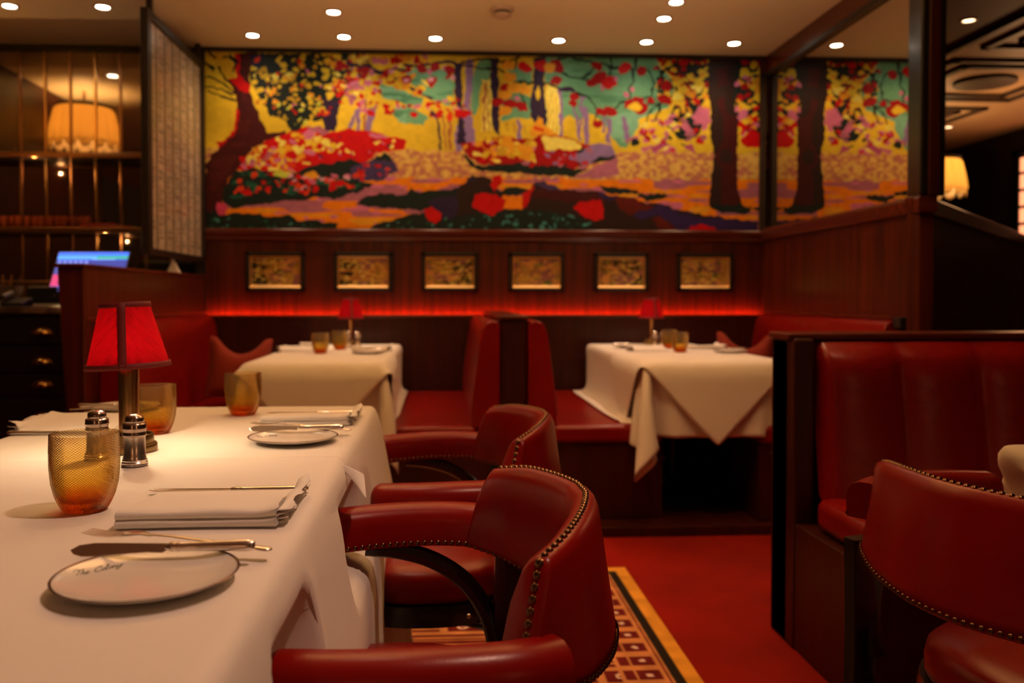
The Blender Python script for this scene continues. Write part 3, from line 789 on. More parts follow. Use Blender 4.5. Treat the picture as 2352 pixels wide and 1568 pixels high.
WHT = mat('detector_plastic', (0.55, 0.42, 0.30), 0.5)
MB().lathe([(0.062, 0.0), (0.062, -0.012), (0.054, -0.018)], 32).build('base', WHT, sd)
MB().lathe([(0.042, -0.016), (0.042, -0.032)], 24).build('vent_ring', BLACK, sd)
MB().lathe([(0.050, -0.030), (0.050, -0.036), (0.040, -0.044), (0.018, -0.052), (0.0001, -0.054)], 28).build('cap', WHT, sd)

# ------------------------------------------------------------------ small framed pictures on the wainscot
def small_picture_canvas(k):
    c = Canvas(110, 66, (0, 0, 0), warp=1.5, seed=60 + k)
    w, h = 110, 66
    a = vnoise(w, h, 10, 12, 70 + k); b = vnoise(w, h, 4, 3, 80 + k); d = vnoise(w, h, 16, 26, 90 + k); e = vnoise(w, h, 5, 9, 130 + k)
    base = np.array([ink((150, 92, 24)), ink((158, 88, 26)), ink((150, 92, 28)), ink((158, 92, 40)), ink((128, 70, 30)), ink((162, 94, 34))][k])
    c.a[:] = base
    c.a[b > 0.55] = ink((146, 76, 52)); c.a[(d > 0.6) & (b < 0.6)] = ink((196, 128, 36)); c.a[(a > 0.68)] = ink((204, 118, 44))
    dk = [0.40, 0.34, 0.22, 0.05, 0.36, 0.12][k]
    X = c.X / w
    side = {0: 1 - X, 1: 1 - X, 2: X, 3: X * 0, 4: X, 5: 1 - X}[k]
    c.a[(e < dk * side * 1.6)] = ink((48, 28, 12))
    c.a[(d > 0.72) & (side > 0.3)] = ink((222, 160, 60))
    c.a[(a < 0.13)] = ink((92, 88, 24))
    for it in range(2):
        c.a[1:-1, 1:-1] = (c.a[1:-1, 1:-1] * 2 + c.a[:-2, 1:-1] + c.a[2:, 1:-1] + c.a[1:-1, :-2] + c.a[1:-1, 2:]) / 6
    return c
pos = [(-1.173, -0.827), (-0.643 - 0.173, -0.643 + 0.173 + 0.177), (-0.106, 0.232), (0.431, 0.768), (0.964, 1.299), (1.487, 1.836)]
pos[1] = (-0.643, -0.293)
plab = ['framed small water garden picture dark at its left, leftmost of six on the panelling',
        'framed small picture with pale yellow blooms, second from left of six on the panelling',
        'framed small picture with dark right side, third from left of six on the panelling',
        'framed small evenly ochre picture, fourth of the six on the panelling',
        'framed small brown picture with dark upper right, fifth of the six on the panelling',
        'framed small hazy ochre picture, rightmost of the six on the panelling']
for k, (xa, xb) in enumerate(pos):
    t = thing('framed_picture', plab[k], 'picture', ((xa + xb) / 2, YB, 1.188), group='small framed pictures above the booths')
    hw, hh = (xb - xa) / 2 + 0.004, 0.120
    f = MB()
    for (a0, a1, b0, b1) in ((-hw, hw, hh - 0.026, hh), (-hw, hw, -hh, -hh + 0.022), (-hw, -hw + 0.024, -hh, hh), (hw - 0.024, hw, -hh, hh)):
        f.box(a0, a1, -0.034, 0.0, b0, b1)
    f.build('frame', DARKFRAME, t, bevel=0.004)
    g = MB(); i0, i1, t0 = hw - 0.024, hh - 0.022, 0.017
    # sloping gilt slip
    for s0 in ((1, 'b'), (1, 't'), (1, 'l'), (1, 'r')):
        pass
    P = [(-i0, i1), (i0, i1), (i0, -i1), (-i0, -i1)]
    Q = [(-i0 + t0 * 0.6, i1 - t0), (i0 - t0 * 0.6, i1 - t0), (i0 - t0 * 0.6, -i1 + t0), (-i0 + t0 * 0.6, -i1 + t0)]
    g.add([(x, -0.026, z) for x, z in P] + [(x, -0.008, z) for x, z in Q] + [(x, -0.002, z) for x, z in P],
          [(0, 4, 5, 1), (1, 5, 6, 2), (2, 6, 7, 3), (3, 7, 4, 0), (8, 9, 10, 11)])
    g.build('gilt_slip', GOLD, t, smooth=False)
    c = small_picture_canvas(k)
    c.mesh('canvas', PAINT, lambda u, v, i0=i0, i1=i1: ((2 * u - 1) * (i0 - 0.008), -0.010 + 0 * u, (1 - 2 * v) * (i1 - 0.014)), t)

# ------------------------------------------------------------------ booths
def bench(name, x0, x1, y0, y1, back, lab, h=0.93):
    """back = +1: backrest on the +x side; built in world position"""
    t = thing(name, lab, 'bench', ((x0 + x1) / 2, (y0 + y1) / 2, 0.045), group='red leather booth benches')
    cx, cy, cz = (x0 + x1) / 2, (y0 + y1) / 2, 0.045
    def loc(mb):
        return mb.xf(Matrix.Translation((-cx, -cy, -cz)))
    s = back
    xb = x1 if s > 0 else x0        # outer side
    xf_ = x0 if s > 0 else x1       # open front
    lo, hi = min(xf_, xb - s * 0.02), max(xf_, xb - s * 0.02)
    loc(MB().box(lo, hi, y0 + 0.02, y1, 0.046, 0.385)).build('base', WOODD, t, bevel=0.004)
    xs = xb - s * 0.10
    loc(MB().box(min(xf_, xs), max(xf_, xs), y0, y1, 0.385, 0.465)).build('seat_cushion', LEATHERB, t, smooth=True, bevel=0.022, seg=4)
    # padded, slightly leaning backrest
    bz0, bz1 = 0.455, h
    sec = []
    for (d, z) in ((0.125, bz0), (0.128, 0.52), (0.118, 0.62), (0.105, 0.72), (0.092, 0.82), (0.080, 0.885), (0.062, 0.918), (0.035, bz1), (0.008, 0.925), (0.0, 0.90), (0.0, bz0)):
        sec.append((xb - s * d, z))
    loc(MB().prism(sec, 'y', y0 + 0.005, y1)).build('backrest', LEATHERB, t, smooth=True, bevel=0.008, seg=3)
    return t
bench('booth_bench', 0.264 - 0.63, 0.264, 3.80, 5.285, 1, 'red leather bench left of the central divider, its seat facing the left booth table')
bench('booth_bench', 0.39, 0.39 + 0.60, 3.80, 5.285, -1, 'red leather bench right of the central divider, its seat facing the right booth table')
bench('booth_bench', -1.418, -1.418 + 0.60, 3.70, 5.285, -1, 'red leather bench against the left partition with a cushion at its inner end')
bench('booth_bench', 1.40, 2.03, 3.72, 5.285, 1, 'red leather bench against the right mirrored wall with a cushion at its inner end')

dvd = thing('booth_divider', 'dark wood divider standing between the two back booths', 'divider', (0.327, 4.5, 0.045))
MB().box(-0.060, 0.060, -0.66, 0.79, 0, 0.888).build('panel', WOODD, dvd, bevel=0.006)
MB().box(-0.068, 0.068, -0.672, 0.79, 0.888, 0.906).build('cap_rail', WOODH, dvd, bevel=0.006)
lp = thing('booth_partition', 'tall dark wood partition closing the left booth off from the bar', 'partition', (-1.45, 4.5, 0))
MB().prism([(-0.075, 1.15), (-0.015, 1.15), (0.03, 1.15), (0.03, 0.0), (-0.02, 0.0)], 'y', -0.93, 0.89).build('panel', WOOD, lp, bevel=0.006)
MB().box(-0.085, 0.036, -0.945, 0.89, 1.15, 1.166).build('cap_rail', WOODH, lp, bevel=0.005)
MB().box(0.03, 0.036, -0.90, 0.88, 0.93, 0.95).build('ledge', WOODH, lp, bevel=0.003)
lr = thing('side_ledge', 'narrow wood ledge along the right wall above the bench', 'ledge', (XR, 4.4, 0.93))
MB().box(-0.05, -0.002, -0.66, 0.86, 0.002, 0.018).build('shelf', WOODH, lr, bevel=0.004)
MB().box(-0.055, -0.002, -0.75, -0.68, -0.035, 0.014).build('end_block', BLACK, lr, bevel=0.004)

def cushion(loc, rz, tilt, lab):
    """square cushion pressed in at the middle of its top edge"""
    n = 15
    def pt(i, j, sg):
        u, v = 2 * i / n - 1, 2 * j / n - 1
        e = (1 - abs(u) ** 2.6) * (1 - abs(v) ** 2.6)
        puff = 0.075 * max(0, e) ** 0.5 + 0.004
        pin = 1 - 0.06 * (1 - u * u) * abs(v)
        x = u * 0.165 * (1 - 0.07 * (1 - v * v))
        z = v * 0.165 * pin
        dent = max(0, v) ** 1.5 * max(0, 1 - (u / 0.75) ** 2)
        z -= 0.085 * dent
        puff *= 1 - 0.35 * dent
        return (x, sg * puff, z + 0.165)
    mb = MB()
    mb.grid([[pt(i, j, -1) for i in range(n + 1)] for j in range(n + 1)])
    mb.grid([[pt(n - i, j, 1) for i in range(n + 1)] for j in range(n + 1)])
    o = mb.build('cushion', CUSHION, sub=1)
    o.location = loc; o.rotation_euler = (tilt, 0.06, rz)
    return tag(o, lab, 'cushion', 'rust red booth cushions')
cushion((-1.06, 4.62, 0.50), radians(8), radians(-14), 'rust red cushion with dented top on the bench left of the left booth table')
cushion((1.74, 4.88, 0.505), radians(-8), radians(-14), 'rust red cushion with dented top on the bench right of the right booth table')

# right foreground booth: back panel with channelled leather, seen from the front
rb = thing('booth_bench', 'dark channelled leather bench in the right foreground booth behind the corner table', 'bench', (1.06, 2.5, 0), group=None)
MB().box(-0.03, 2.4, 0.02, 0.14, 0, 0.905).build('back_panel', WOODD, rb, bevel=0.006)
MB().box(-0.03, 0.03, -0.03, 0.15, 0, 0.91).build('end_post', WOODD, rb, bevel=0.008)
MB().box(-0.04, 2.4, -0.01, 0.155, 0.905, 0.925).build('cap_rail', WOODH, rb, bevel=0.006)
MB().box(-0.025, 2.4, -0.42, 0.02, 0, 0.37).build('base', WOODD, rb, bevel=0.004)
MB().box(0.0, 2.4, -0.47, -0.10, 0.37, 0.465).build('seat_cushion', LEATHERB, rb, smooth=True, bevel=0.03, seg=4)
P = []
nx, nz = 120, 14
for j in range(nz + 1):
    v = j / nz
    z = 0.44 + v * 0.46
    row = []
    for i in range(nx + 1):
        x = 0.035 + i * (1.9 / nx)
        ph = (x - 0.035) / 0.235
        bulge = abs(sin(pi * ph)) ** 0.55 * 0.028 * (1 - 0.75 * max(0, (v - 0.82) / 0.18))
        crease = 0.0
        if i == 0: bulge = -0.06
        topr = 0.035 * max(0, (v - 0.9) / 0.1) ** 2
        row.append((x, -0.115 + v * 0.075 - bulge + topr, z))
    P.append(row)
MB().grid(P).build('backrest', LEATHERB, rb, sub=1)

# ------------------------------------------------------------------ bar corner on the left
XBL, XBR = -2.84, -1.49
bm_ = thing('bar_mirror', 'mirrored back wall of the bar divided by thin brass strips', 'mirror', (-2.16, YB, 0))
MB().box(-0.68, 0.66, -0.012, 0.0, 1.03, 2.50).build('glass', MIRROR, bm_)
for i in range(9):
    x = -2.502 - 0.1465 * 2 + 0.1465 * i + 2.16
    if x < 0.66: MB().box(x - 0.006, x + 0.006, -0.024, -0.012, 1.03, 2.50).build('strip', BRASS if i % 2 else BRASSD, bm_, bevel=0.002)
MB().box(-0.68, 0.66, -0.03, 0.0, 2.50, 2.54).build('top_rail', DARKTRIM, bm_, bevel=0.004)
for z, lab in ((1.865, 'upper dark glass shelf of the bar, above the row of tumblers'), (1.432, 'lower dark shelf of the bar carrying a row of amber tumblers')):
    t = thing('bar_shelf', lab, 'shelf', (-2.16, YB - 0.10, z), group='bar shelves')
    MB().box(-0.68, 0.64, -0.11, 0.074, -0.022, 0.0).build('board', BLACKWOOD, t, bevel=0.004)
    MB().box(-0.68, 0.64, -0.118, -0.110, -0.026, 0.004).build('edge_strip', BRASSD, t, bevel=0.002)
cb = thing('bar_counter', 'black bar cabinet with drawers and a stone top left of the booth', 'cabinet', (-2.16, 4.85, 0))
MB().box(-0.70, 0.60, -0.42, 0.50, 0.0, 0.95).build('body', CABINET, cb, bevel=0.004)
MB().box(-0.70, 0.62, -0.45, 0.53, 0.95, 0.985).build('counter_top', MARBLE, cb, bevel=0.006)
MB().box(-0.1, 0.60, 0.1, 0.52, 0.985, 0.995).build('pale_slab', WHITEMARBLE, cb, bevel=0.003)
MB().box(-0.70, 0.62, 0.50, 0.525, 0.995, 1.13).build('splash_rail', BRASSD, cb, bevel=0.004)
for z0, z1, hz in ((0.80, 0.93, 0.861), (0.66, 0.785, 0.715), (0.545, 0.648, 0.601), (0.30, 0.53, 0.44)):
    for xc in (0.205, -0.30):
        d = MB().box(xc - 0.24, xc + 0.24, -0.438, -0.42, z0, z1).build('drawer', CABINET, cb, bevel=0.004)
        # cup pull with a flared plate
        h = MB()
        out = []
        for k in range(13):
            a = pi * k / 12
            out.append((xc + 0.052 * cos(a), hz - 0.012 + 0.036 * sin(a)))
        h.prism(out, 'y', -0.443, -0.438)
        rows = []
        for j in range(7):
            b = pi / 2 * j / 6
            rows.append([(xc + 0.042 * cos(pi * k / 12) * cos(b * 0.9), -0.442 - 0.028 * sin(b), hz - 0.012 + 0.026 * sin(pi * k / 12) * cos(b * 0.6)) for k in range(13)])
        h.grid(rows)
        h.build('handle', BRASS, d, solid=0.002, auto=50)
def bx(name, lab, cat, mt, x0, x1, y0, y1, z0, z1, bev=0.004):
    return tag(MB().box(x0, x1, y0, y1, z0, z1).build(name, mt, bevel=bev), lab, cat)
pr = thing('receipt_printer', 'low black printer box on the bar beside the screen', 'printer', (-2.06, 4.75, 0.996))
MB().box(-0.085, 0.085, -0.09, 0.09, 0, 0.085).build('body', BLACK, pr, bevel=0.006)
MB().box(-0.07, 0.07, -0.095, -0.06, 0.082, 0.092).build('paper_slot', mat('grey_plastic', (0.12, 0.11, 0.09), 0.4), pr, bevel=0.002)
MB().lathe([(0.006, 0), (0.006, 0.004)], 12, (0, 0, 0)).xf(Matrix.Translation((0.06, -0.092, 0.045)) @ Matrix.Rotation(pi / 2, 4, 'X')).build('button', SILVER, pr)
ps = thing('till_screen', 'lit touch screen till standing on the bar beside the partition', 'screen', (-1.84, 4.70, 0.997), rz=radians(-6))
R_ = Matrix.Translation((0, 0, 0.17)) @ Matrix.Rotation(radians(-28), 4, 'X')
MB().box(-0.06, 0.06, -0.06, 0.10, 0, 0.02).box(-0.03, 0.03, 0.0, 0.05, 0.0, 0.12).build('stand', BLACK, ps, bevel=0.005)
MB().box(-0.20, 0.20, 0.0, 0.025, -0.125, 0.125).xf(R_).build('housing', BLACK, ps, bevel=0.006)
cs = Canvas(80, 50, (0.06, 0.14, 0.75), warp=0.0)
cs.a[5:9, :] = (0.10, 0.30, 0.9); cs.a[5:9, 44:] = (0.05, 0.30, 0.16); cs.a[9:14, 40:66] = (0.2, 0.38, 0.95)
cs.a[10:30, :] = (0.05, 0.05, 0.22)
for i in range(6):
    cs.a[11:17, 2 + i * 6:6 + i * 6] = (0.16, 0.19, 0.55)
    cs.a[19:27, 2 + i * 7:8 + i * 7] = (0.22, 0.22, 0.6) if i % 2 else (0.09, 0.08, 0.25)
cs.a[29:44, :] = (0.5, 0.05, 0.13)
for i in range(9): cs.a[31:42, 8 + i * 9:9 + i * 9] = (0.1, 0.02, 0.05)
cs.a[45:, :] = (0.18, 0.2, 0.75)
SCR = emis('screen_image', (1, 1, 1), 0.9)
_a = SCR.node_tree.nodes.new('ShaderNodeAttribute'); _a.attribute_name = 'paint'
SCR.node_tree.links.new(_a.outputs['Color'], SCR.node_tree.nodes['Emission'].inputs[0])
dsp = cs.mesh('display', SCR, lambda u, v: ((2 * u - 1) * 0.19, -0.002 + 0 * u, (1 - 2 * v) * 0.115), ps)
dsp.data.transform(R_)
bx('paper_stack', 'loose stack of pale papers on the bar near the left frame edge', 'papers', PAPER, -2.50, -2.22, 4.50, 4.74, 0.986, 1.004, 0.002)
ph_ = thing('desk_phone', 'black desk phone on the bar between papers and printer', 'phone', (-2.13, 4.52, 0.986))
MB().prism([(-0.06, 0.0), (0.06, 0.0), (0.06, 0.045), (-0.06, 0.018)], 'x', -0.055, 0.055).build('base', BLACK, ph_, bevel=0.005)
MB().tube([(-0.045, -0.05, 0.045), (-0.045, -0.02, 0.05), (-0.045, 0.03, 0.062), (-0.045, 0.055, 0.066)], 0.014, 8).build('handset', BLACK, ph_)
bk = thing('ice_bucket', 'clear glass bowl of bar tools on the bar by the frame edge', 'bowl', (-2.40, 4.98, 0.996))
GLS = mat('grey_glass', (0.10, 0.06, 0.045), 0.1, coat=0.5)
MB().lathe([(0.04, 0), (0.075, 0.03), (0.095, 0.10), (0.09, 0.10), (0.07, 0.035), (0.0001, 0.012)], 28).build('bowl', GLS, bk)
for k in range(4):
    MB().tube([(0.02 * k - 0.03, 0, 0.02), (0.05 * k - 0.08, 0.02, 0.16)], 0.004, 6).build('bar_spoon', BRASSD, bk)
# tray and books on the shelf, tumblers in a row
def tumbler_profile(r, h):
    P = [(0.60, 0.0), (0.66, 0.02), (0.74, 0.08), (0.86, 0.20), (0.95, 0.36), (0.995, 0.56), (1.0, 0.78), (0.985, 1.0)]
    out = [(a * r, b * h) for a, b in P]
    inn = [((a - 0.035) * r, b * h) for a, b in reversed(P[3:])] + [(0.70 * r, 0.125 * h), (0.45 * r, 0.10 * h), (0.0001, 0.09 * h)]
    return [(0.0001, 0.012 * h)] + out + inn
AMB2 = mat('amber_tumbler', (0.55, 0.10, 0.01), 0.12, coat=0.4, emit=None)
AMB2.node_tree.nodes['Principled BSDF'].inputs['Transmission Weight'].default_value = 0.6
g0 = None
for i in range(13):
    x = -2.60 + i * 0.0445
    y = 5.27 + 0.012 * ((i * 7) % 3 - 1)
    if g0 is None:
        g0 = MB().lathe(tumbler_profile(0.020, 0.075), 18, cap=False).build('shelf_tumbler', AMB2); o = g0
    else:
        o = g0.copy(); COL.objects.link(o)
    o.location = (x, y, 1.4325)
    tag(o, 'small amber tumbler in the close row on the lower bar shelf', 'glass', 'amber tumblers lined up on the lower bar shelf')
for k, (z, w) in enumerate(((1.433, 0.27), (1.449, 0.17))):
    tag(MB().box(-2.06 - w * 0.1, -2.06 + w, 5.21, 5.33, z, z + 0.014).build('menu_folder', LEATHER, bevel=0.003),
        'thin dark red folder on the lower bar shelf, %s of two' % ('bottom' if k == 0 else 'top and smaller'), 'folder')
bl = thing('bottle', 'dark bottle with a gold cap standing on the bar behind the till', 'bottle', (-1.86, 5.22, 0.996))
MB().lathe([(0.034, 0), (0.036, 0.01), (0.036, 0.17), (0.028, 0.20), (0.013, 0.225), (0.013, 0.28)], 20).build('body', mat('bottle_glass', (0.02, 0.03, 0.01), 0.08, coat=0.6), bl)
MB().lathe([(0.015, 0.255), (0.015, 0.295)], 16).build('cap', BRASS, bl)
tc_ = MB().add([(-0.035, 0, 0), (0.035, 0, 0), (0, 0.006, 0.075), (-0.035, 0.03, 0), (0.035, 0.03, 0), (0, 0.018, 0.075)], [(0, 1, 2), (5, 4, 3), (0, 2, 5, 3), (2, 1, 4, 5), (0, 3, 4, 1)]).build('table_card', NAPKIN, smooth=False)
tc_.location = (-1.455, 4.85, 1.166)
tag(tc_, 'small folded white card standing on top of the left booth partition', 'card')

# hanging glass screen above the left partition
gs = thing('glass_screen', 'framed etched glass screen hanging above the left booth partition', 'screen', (-1.435, 4.85, ZC))
z0, z1, ya, yb = 1.262 - ZC, 2.43 - ZC, -0.47, 0.52
f = MB()
f.box(-0.02, 0.02, ya - 0.025, ya + 0.03, z0 - 0.02, z1 + 0.015).box(-0.02, 0.02, yb - 0.03, yb + 0.012, z0 - 0.02, z1 + 0.015)
f.box(-0.018, 0.018, ya, yb, z1 - 0.03, z1 + 0.015).box(-0.018, 0.018, ya, yb, z0 - 0.02, z0 + 0.012)
f.build('frame', DARKTRIM, gs, bevel=0.004)
for y in (ya + 0.06, yb - 0.06):
    MB().box(-0.014, 0.014, y - 0.014, y + 0.014, z1 + 0.01, 0).build('hanger', DARKTRIM, gs, bevel=0.003)
gc = Canvas(240, 300, (0.66, 0.56, 0.42), warp=0.6)
rr = np.random.RandomState(5)
nb = vnoise(240, 300, 14, 60, 55); nl = vnoise(240, 300, 3, 18, 57)
for b in range(7):
    xs0, xs1 = int(b * 34.3), int(b * 34.3 + 26)
    tone = 0.95 + 0.3 * rr.rand()
    gc.a[:, xs0:xs1] *= tone
    gc.a[:, xs1:xs1 + 9] *= (0.42, 0.36, 0.30)
    y = 4
    while y < 292:
        hgt = rr.randint(3, 7)
        if rr.rand() < 0.72:
            xa = xs0 + 3 + rr.randint(0, 5); xb_ = xa + rr.randint(8, 20)
            col = (0.10, 0.08, 0.06) if rr.rand() < 0.75 else ((0.40, 0.06, 0.06) if rr.rand() < 0.6 else (0.08, 0.16, 0.09))
            seg = np.array(col)
            gc.a[y:y + hgt - 1, xa:xb_] = gc.a[y:y + hgt - 1, xa:xb_] * 0.40 + seg * 0.60
        y += hgt + 2
gc.a *= (0.8 + 0.4 * nb)[..., None]
ETCH = mat('etched_glass', attr='paint', rough=0.35, spec=0.6, coat=0.3)
ETCH.node_tree.nodes['Principled BSDF'].inputs['Transmission Weight'].default_value = 0.25
for sx in (-1, 1):
    gc.mesh('pane', ETCH, lambda u, v, sx=sx: (sx * 0.005 + 0 * u, (ya + 0.02 + u * (yb - ya - 0.04)) if sx > 0 else (yb - 0.02 - u * (yb - ya - 0.04)), z1 - 0.02 - v * (z1 - z0 - 0.03)), gs)

# pleated hanging lampshades
def pendant(loc, r0, r1, h, drop, lab, watt):
    t = thing('hanging_lamp', lab, 'lamp', loc)
    n = 96
    def ring(r, z, amp):
        return [((r + amp * (0.5 + 0.5 * cos(2 * pi * k / n * 24)) ) * cos(2 * pi * k / n), (r + amp * (0.5 + 0.5 * cos(2 * pi * k / n * 24))) * sin(2 * pi * k / n), z) for k in range(n + 1)]
    MB().grid([ring(r1, h, 0.0), ring(r1 + 0.01, h * 0.9, 0.012), ring(r0 * 0.6 + r1 * 0.4, h * 0.5, 0.016), ring(r0, h * 0.08, 0.012), ring(r0, 0.0, 0.0)]).build('shade', CREAMSHADE, t, solid=0.002)
    b = MB()
    for k in range(16):
        a = 2 * pi * k / 16
        b.add([((r0 + 0.004) * cos(a + s), (r0 + 0.004) * sin(a + s), z) for s, z in ((-0.19, 0.01), (0.19, 0.01), (0.12, -0.035), (0, -0.05), (-0.12, -0.035))], [(0, 1, 2, 3, 4)])
    b.build('scalloped_trim', CREAMSHADE, t, solid=0.003)
    MB().lathe([(r1 + 0.012, h - 0.012), (r1 + 0.012, h + 0.012)], 48, cap=False).build('top_band', DARKTRIM, t, solid=0.003)
    MB().lathe([(0.01, h - 0.05), (0.01, drop)], 10).build('rod', BRASSD, t)
    MB().lathe([(0.0001, h * 0.35), (0.025, h * 0.42), (0.03, h * 0.5), (0.02, h * 0.6), (0.0001, h * 0.65)], 16).build('bulb', BULB, t)
    l = light('pendant_bulb', 'POINT', (loc[0], loc[1], loc[2] + h * 0.75), watt, (1.0, 0.62, 0.28), 0.04)
    return t
pendant((-2.60, 4.2, 2.15), 0.24, 0.185, 0.27, 0.39, 'cream pleated hanging lamp over the bar, seen glowing in the bar mirror', 7.0)
pendant((4.02, 7.0, 1.90), 0.29, 0.24, 0.26, 0.64, 'cream pleated hanging lamp glowing in the room beyond the right panel', 5.0)
light('room_fill', 'POINT', (4.2, 6.0, 2.0), 5, (1.0, 0.5, 0.2), 0.15)  # point light without a fitting, fills the next room


# ------------------------------------------------------------------ captain's chairs
def crom(P, n):
    """smooth curve through points P, n samples per span"""
    P = [Vector(p) for p in P]
    Q = [2 * P[0] - P[1]] + P + [2 * P[-1] - P[-2]]
    out = []
    for i in range(1, len(Q) - 2):
        a, b, c, d = Q[i - 1], Q[i], Q[i + 1], Q[i + 2]
        for k in range(n):
            t = k / n
            out.append(0.5 * ((2 * b) + (c - a) * t + (2 * a - 5 * b + 4 * c - d) * t * t + (3 * b - a - 3 * c + d) * t ** 3))
    out.append(P[-1])
    return out


def resample(P, step):
    out = [P[0]]; acc = 0
    for a, b in zip(P, P[1:]):
        L = (b - a).length
        while acc + L >= step:
            f = (step - acc) / L
            a = a.lerp(b, f); out.append(a.copy()); L = (b - a).length; acc = 0
        acc += L
    return out


def make_chair(label):
    t = thing('captain_chair', label, 'chair', group=None)
    hb = [(0.085, 0.305, 0.600), (0.150, 0.250, 0.588), (0.202, 0.158, 0.578), (0.232, 0.065, 0.574), (0.238, 0.0, 0.573)]
    ht = [(0.118, 0.262, 0.742), (0.160, 0.200, 0.754), (0.192, 0.122, 0.759), (0.213, 0.045, 0.761), (0.216, 0.0, 0.761)]
    mirr = lambda L: [(x, -y, z) for x, y, z in L[:-1]] + [(x, y, z) for x, y, z in reversed(L)]
    CB = crom(mirr(hb), 7); CT = crom(mirr(ht), 7)
    n = len(CB)
    sec = [(0.0, 0.0), (0.02, -0.004), (0.12, -0.004), (0.5, -0.002), (0.9, 0.0), (0.975, 0.004), (1.0, 0.011), (1.0, 0.022), (0.972, 0.031), (0.88, 0.040), (0.62, 0.050), (0.35, 0.052), (0.12, 0.048), (0.02, 0.042), (0.0, 0.034), (0.0, 0.017)]
    rows = []; nrm = []
    for i in range(n):
        tg = (CB[min(i + 1, n - 1)] - CB[max(i - 1, 0)]); tg.z = 0; tg.normalize()
        inn = Vector((-tg.y, tg.x, 0))
        if inn.x > 0 or (abs(inn.x) < 0.3 and inn.y * CB[i].y > 0): inn = -inn
        if inn.dot(Vector((0.0, 0, 0)) - CB[i]) < 0: inn = -inn
        nrm.append(inn)
        rows.append([CB[i].lerp(CT[i], a) + inn * d for a, d in sec])
    # round the two free ends by pulling an extra ring inwards
    def end(row, nx_, f, push):
        c = sum(row, Vector()) / len(row)
        return [c + (p - c) * f + push for p in row]
    t0 = (CB[0] - CB[1]).normalized(); t1 = (CB[-1] - CB[-2]).normalized()
    rows = [end(rows[0], 0, 0.86, t0 * 0.008), end(rows[0], 0, 0.97, t0 * 0.005)] + rows + [end(rows[-1], 0, 0.97, t1 * 0.005), end(rows[-1], 0, 0.86, t1 * 0.008)]
    m = len(sec); mb = MB()
    mb.v = [tuple(p) for r in rows for p in r]
    mb.f = [(i * m + j, i * m + (j + 1) % m, (i + 1) * m + (j + 1) % m, (i + 1) * m + j) for i in range(len(rows) - 1) for j in range(m)]
    mb.f += [tuple(range(m))[::-1], tuple(range((len(rows) - 1) * m, len(rows) * m))]
    bk = mb.build('back_pad', LEATHER, t, auto=60)
    # nail rows of the back: along the top rim, the lower edge and down both ends
    nl = MB()
    top = resample([CT[i] + nrm[i] * 0.0155 + Vector((0, 0, 0.0005)) for i in range(n)], 0.0128)
    for p in top: nl.dome(p, 0.0050, (0, 0, 1))
    for off, sgn in ((0.0, -1), (0.040, 1)):
        bot = resample([CB[i] + nrm[i] * off + Vector((0, 0, 0.007)) for i in range(n)], 0.0125)
        for p in bot:
            i = min(range(n), key=lambda k: (CB[k] - p).length)
            nl.dome(p - nrm[i] * (0.004 if sgn < 0 else -0.004), 0.0046, nrm[i] * sgn)
    for e, tt in ((0, t0), (n - 1, t1)):
        a0 = CB[e] + nrm[e] * 0.016 + tt * 0.0065; a1 = CT[e] + nrm[e] * 0.015 + tt * 0.0065
        for k in range(1, 11):
            nl.dome(a0.lerp(a1, 0.08 + k * 0.086), 0.0066, tt + Vector((0, 0, 0.15)))
    o = nl.build('nail_row', BRASSN, bk, auto=80); o['kind'] = 'stuff'
    # arms
    for s in (-1, 1):
        ctr = crom([(-0.176, 0.302 * s, 0.630), (-0.10, 0.318 * s, 0.633), (-0.02, 0.322 * s, 0.635), (0.06, 0.313 * s, 0.634), (0.115, 0.288 * s, 0.630)], 6)
        tipd = (ctr[0] - ctr[1]).normalized()
        path = [ctr[0] + tipd * 0.018, ctr[0] + tipd * 0.0165, ctr[0] + tipd * 0.012, ctr[0] + tipd * 0.006] + ctr
        scl = [0.35, 0.62, 0.84, 0.95] + [1.0] * len(ctr)
        w, h0, h1 = 0.034, -0.033, 0.034
        sc = [(-w, h0), (-w - 0.001, h0 + 0.012), (-w - 0.001, 0.004), (-w + 0.003, 0.018), (-w + 0.011, 0.028), (-0.010, h1), (0.010, h1), (w - 0.011, 0.028), (w - 0.003, 0.018), (w + 0.001, 0.004), (w + 0.001, h0 + 0.012), (w, h0), (0, h0 - 0.001)]
        arm = MB().sweep(path, sc, scale=scl).build('armrest', LEATHER, t, auto=60)
        nn = MB()
        for side in (-1, 1):
            edge = []
            for i, p in enumerate(ctr):
                tg = (ctr[min(i + 1, len(ctr) - 1)] - ctr[max(i - 1, 0)]).normalized()
                sd = tg.cross(Vector((0, 0, 1))).normalized()
                edge.append((p + sd * side * (w + 0.001) + Vector((0, 0, -0.0275)), sd * side))
            pts = resample([e[0] for e in edge], 0.0118)
            for p in pts:
                i = min(range(len(edge)), key=lambda k: (edge[k][0] - p).length)
                nn.dome(p, 0.0045, edge[i][1])
        e0_ = ctr[0] + tipd * 0.0145
        for k in range(-2, 3): nn.dome(e0_ + Vector((-0.002, k * 0.0118, -0.026)), 0.0045, tipd)
        o = nn.build('nail_row', BRASSN, arm, auto=80); o['kind'] = 'stuff'
        # post and bentwood brace
        MB().sweep([(0.128, 0.285 * s, 0.60), (0.126, 0.284 * s, 0.45), (0.132, 0.280 * s, 0.25), (0.150, 0.276 * s, 0.0)],
                   [(-0.013, -0.023), (0.013, -0.023), (0.016, -0.016), (0.016, 0.016), (0.013, 0.023), (-0.013, 0.023), (-0.016, 0.016), (-0.016, -0.016)], up=(1, 0, 0)).build('leg', BLACKWOOD, t)
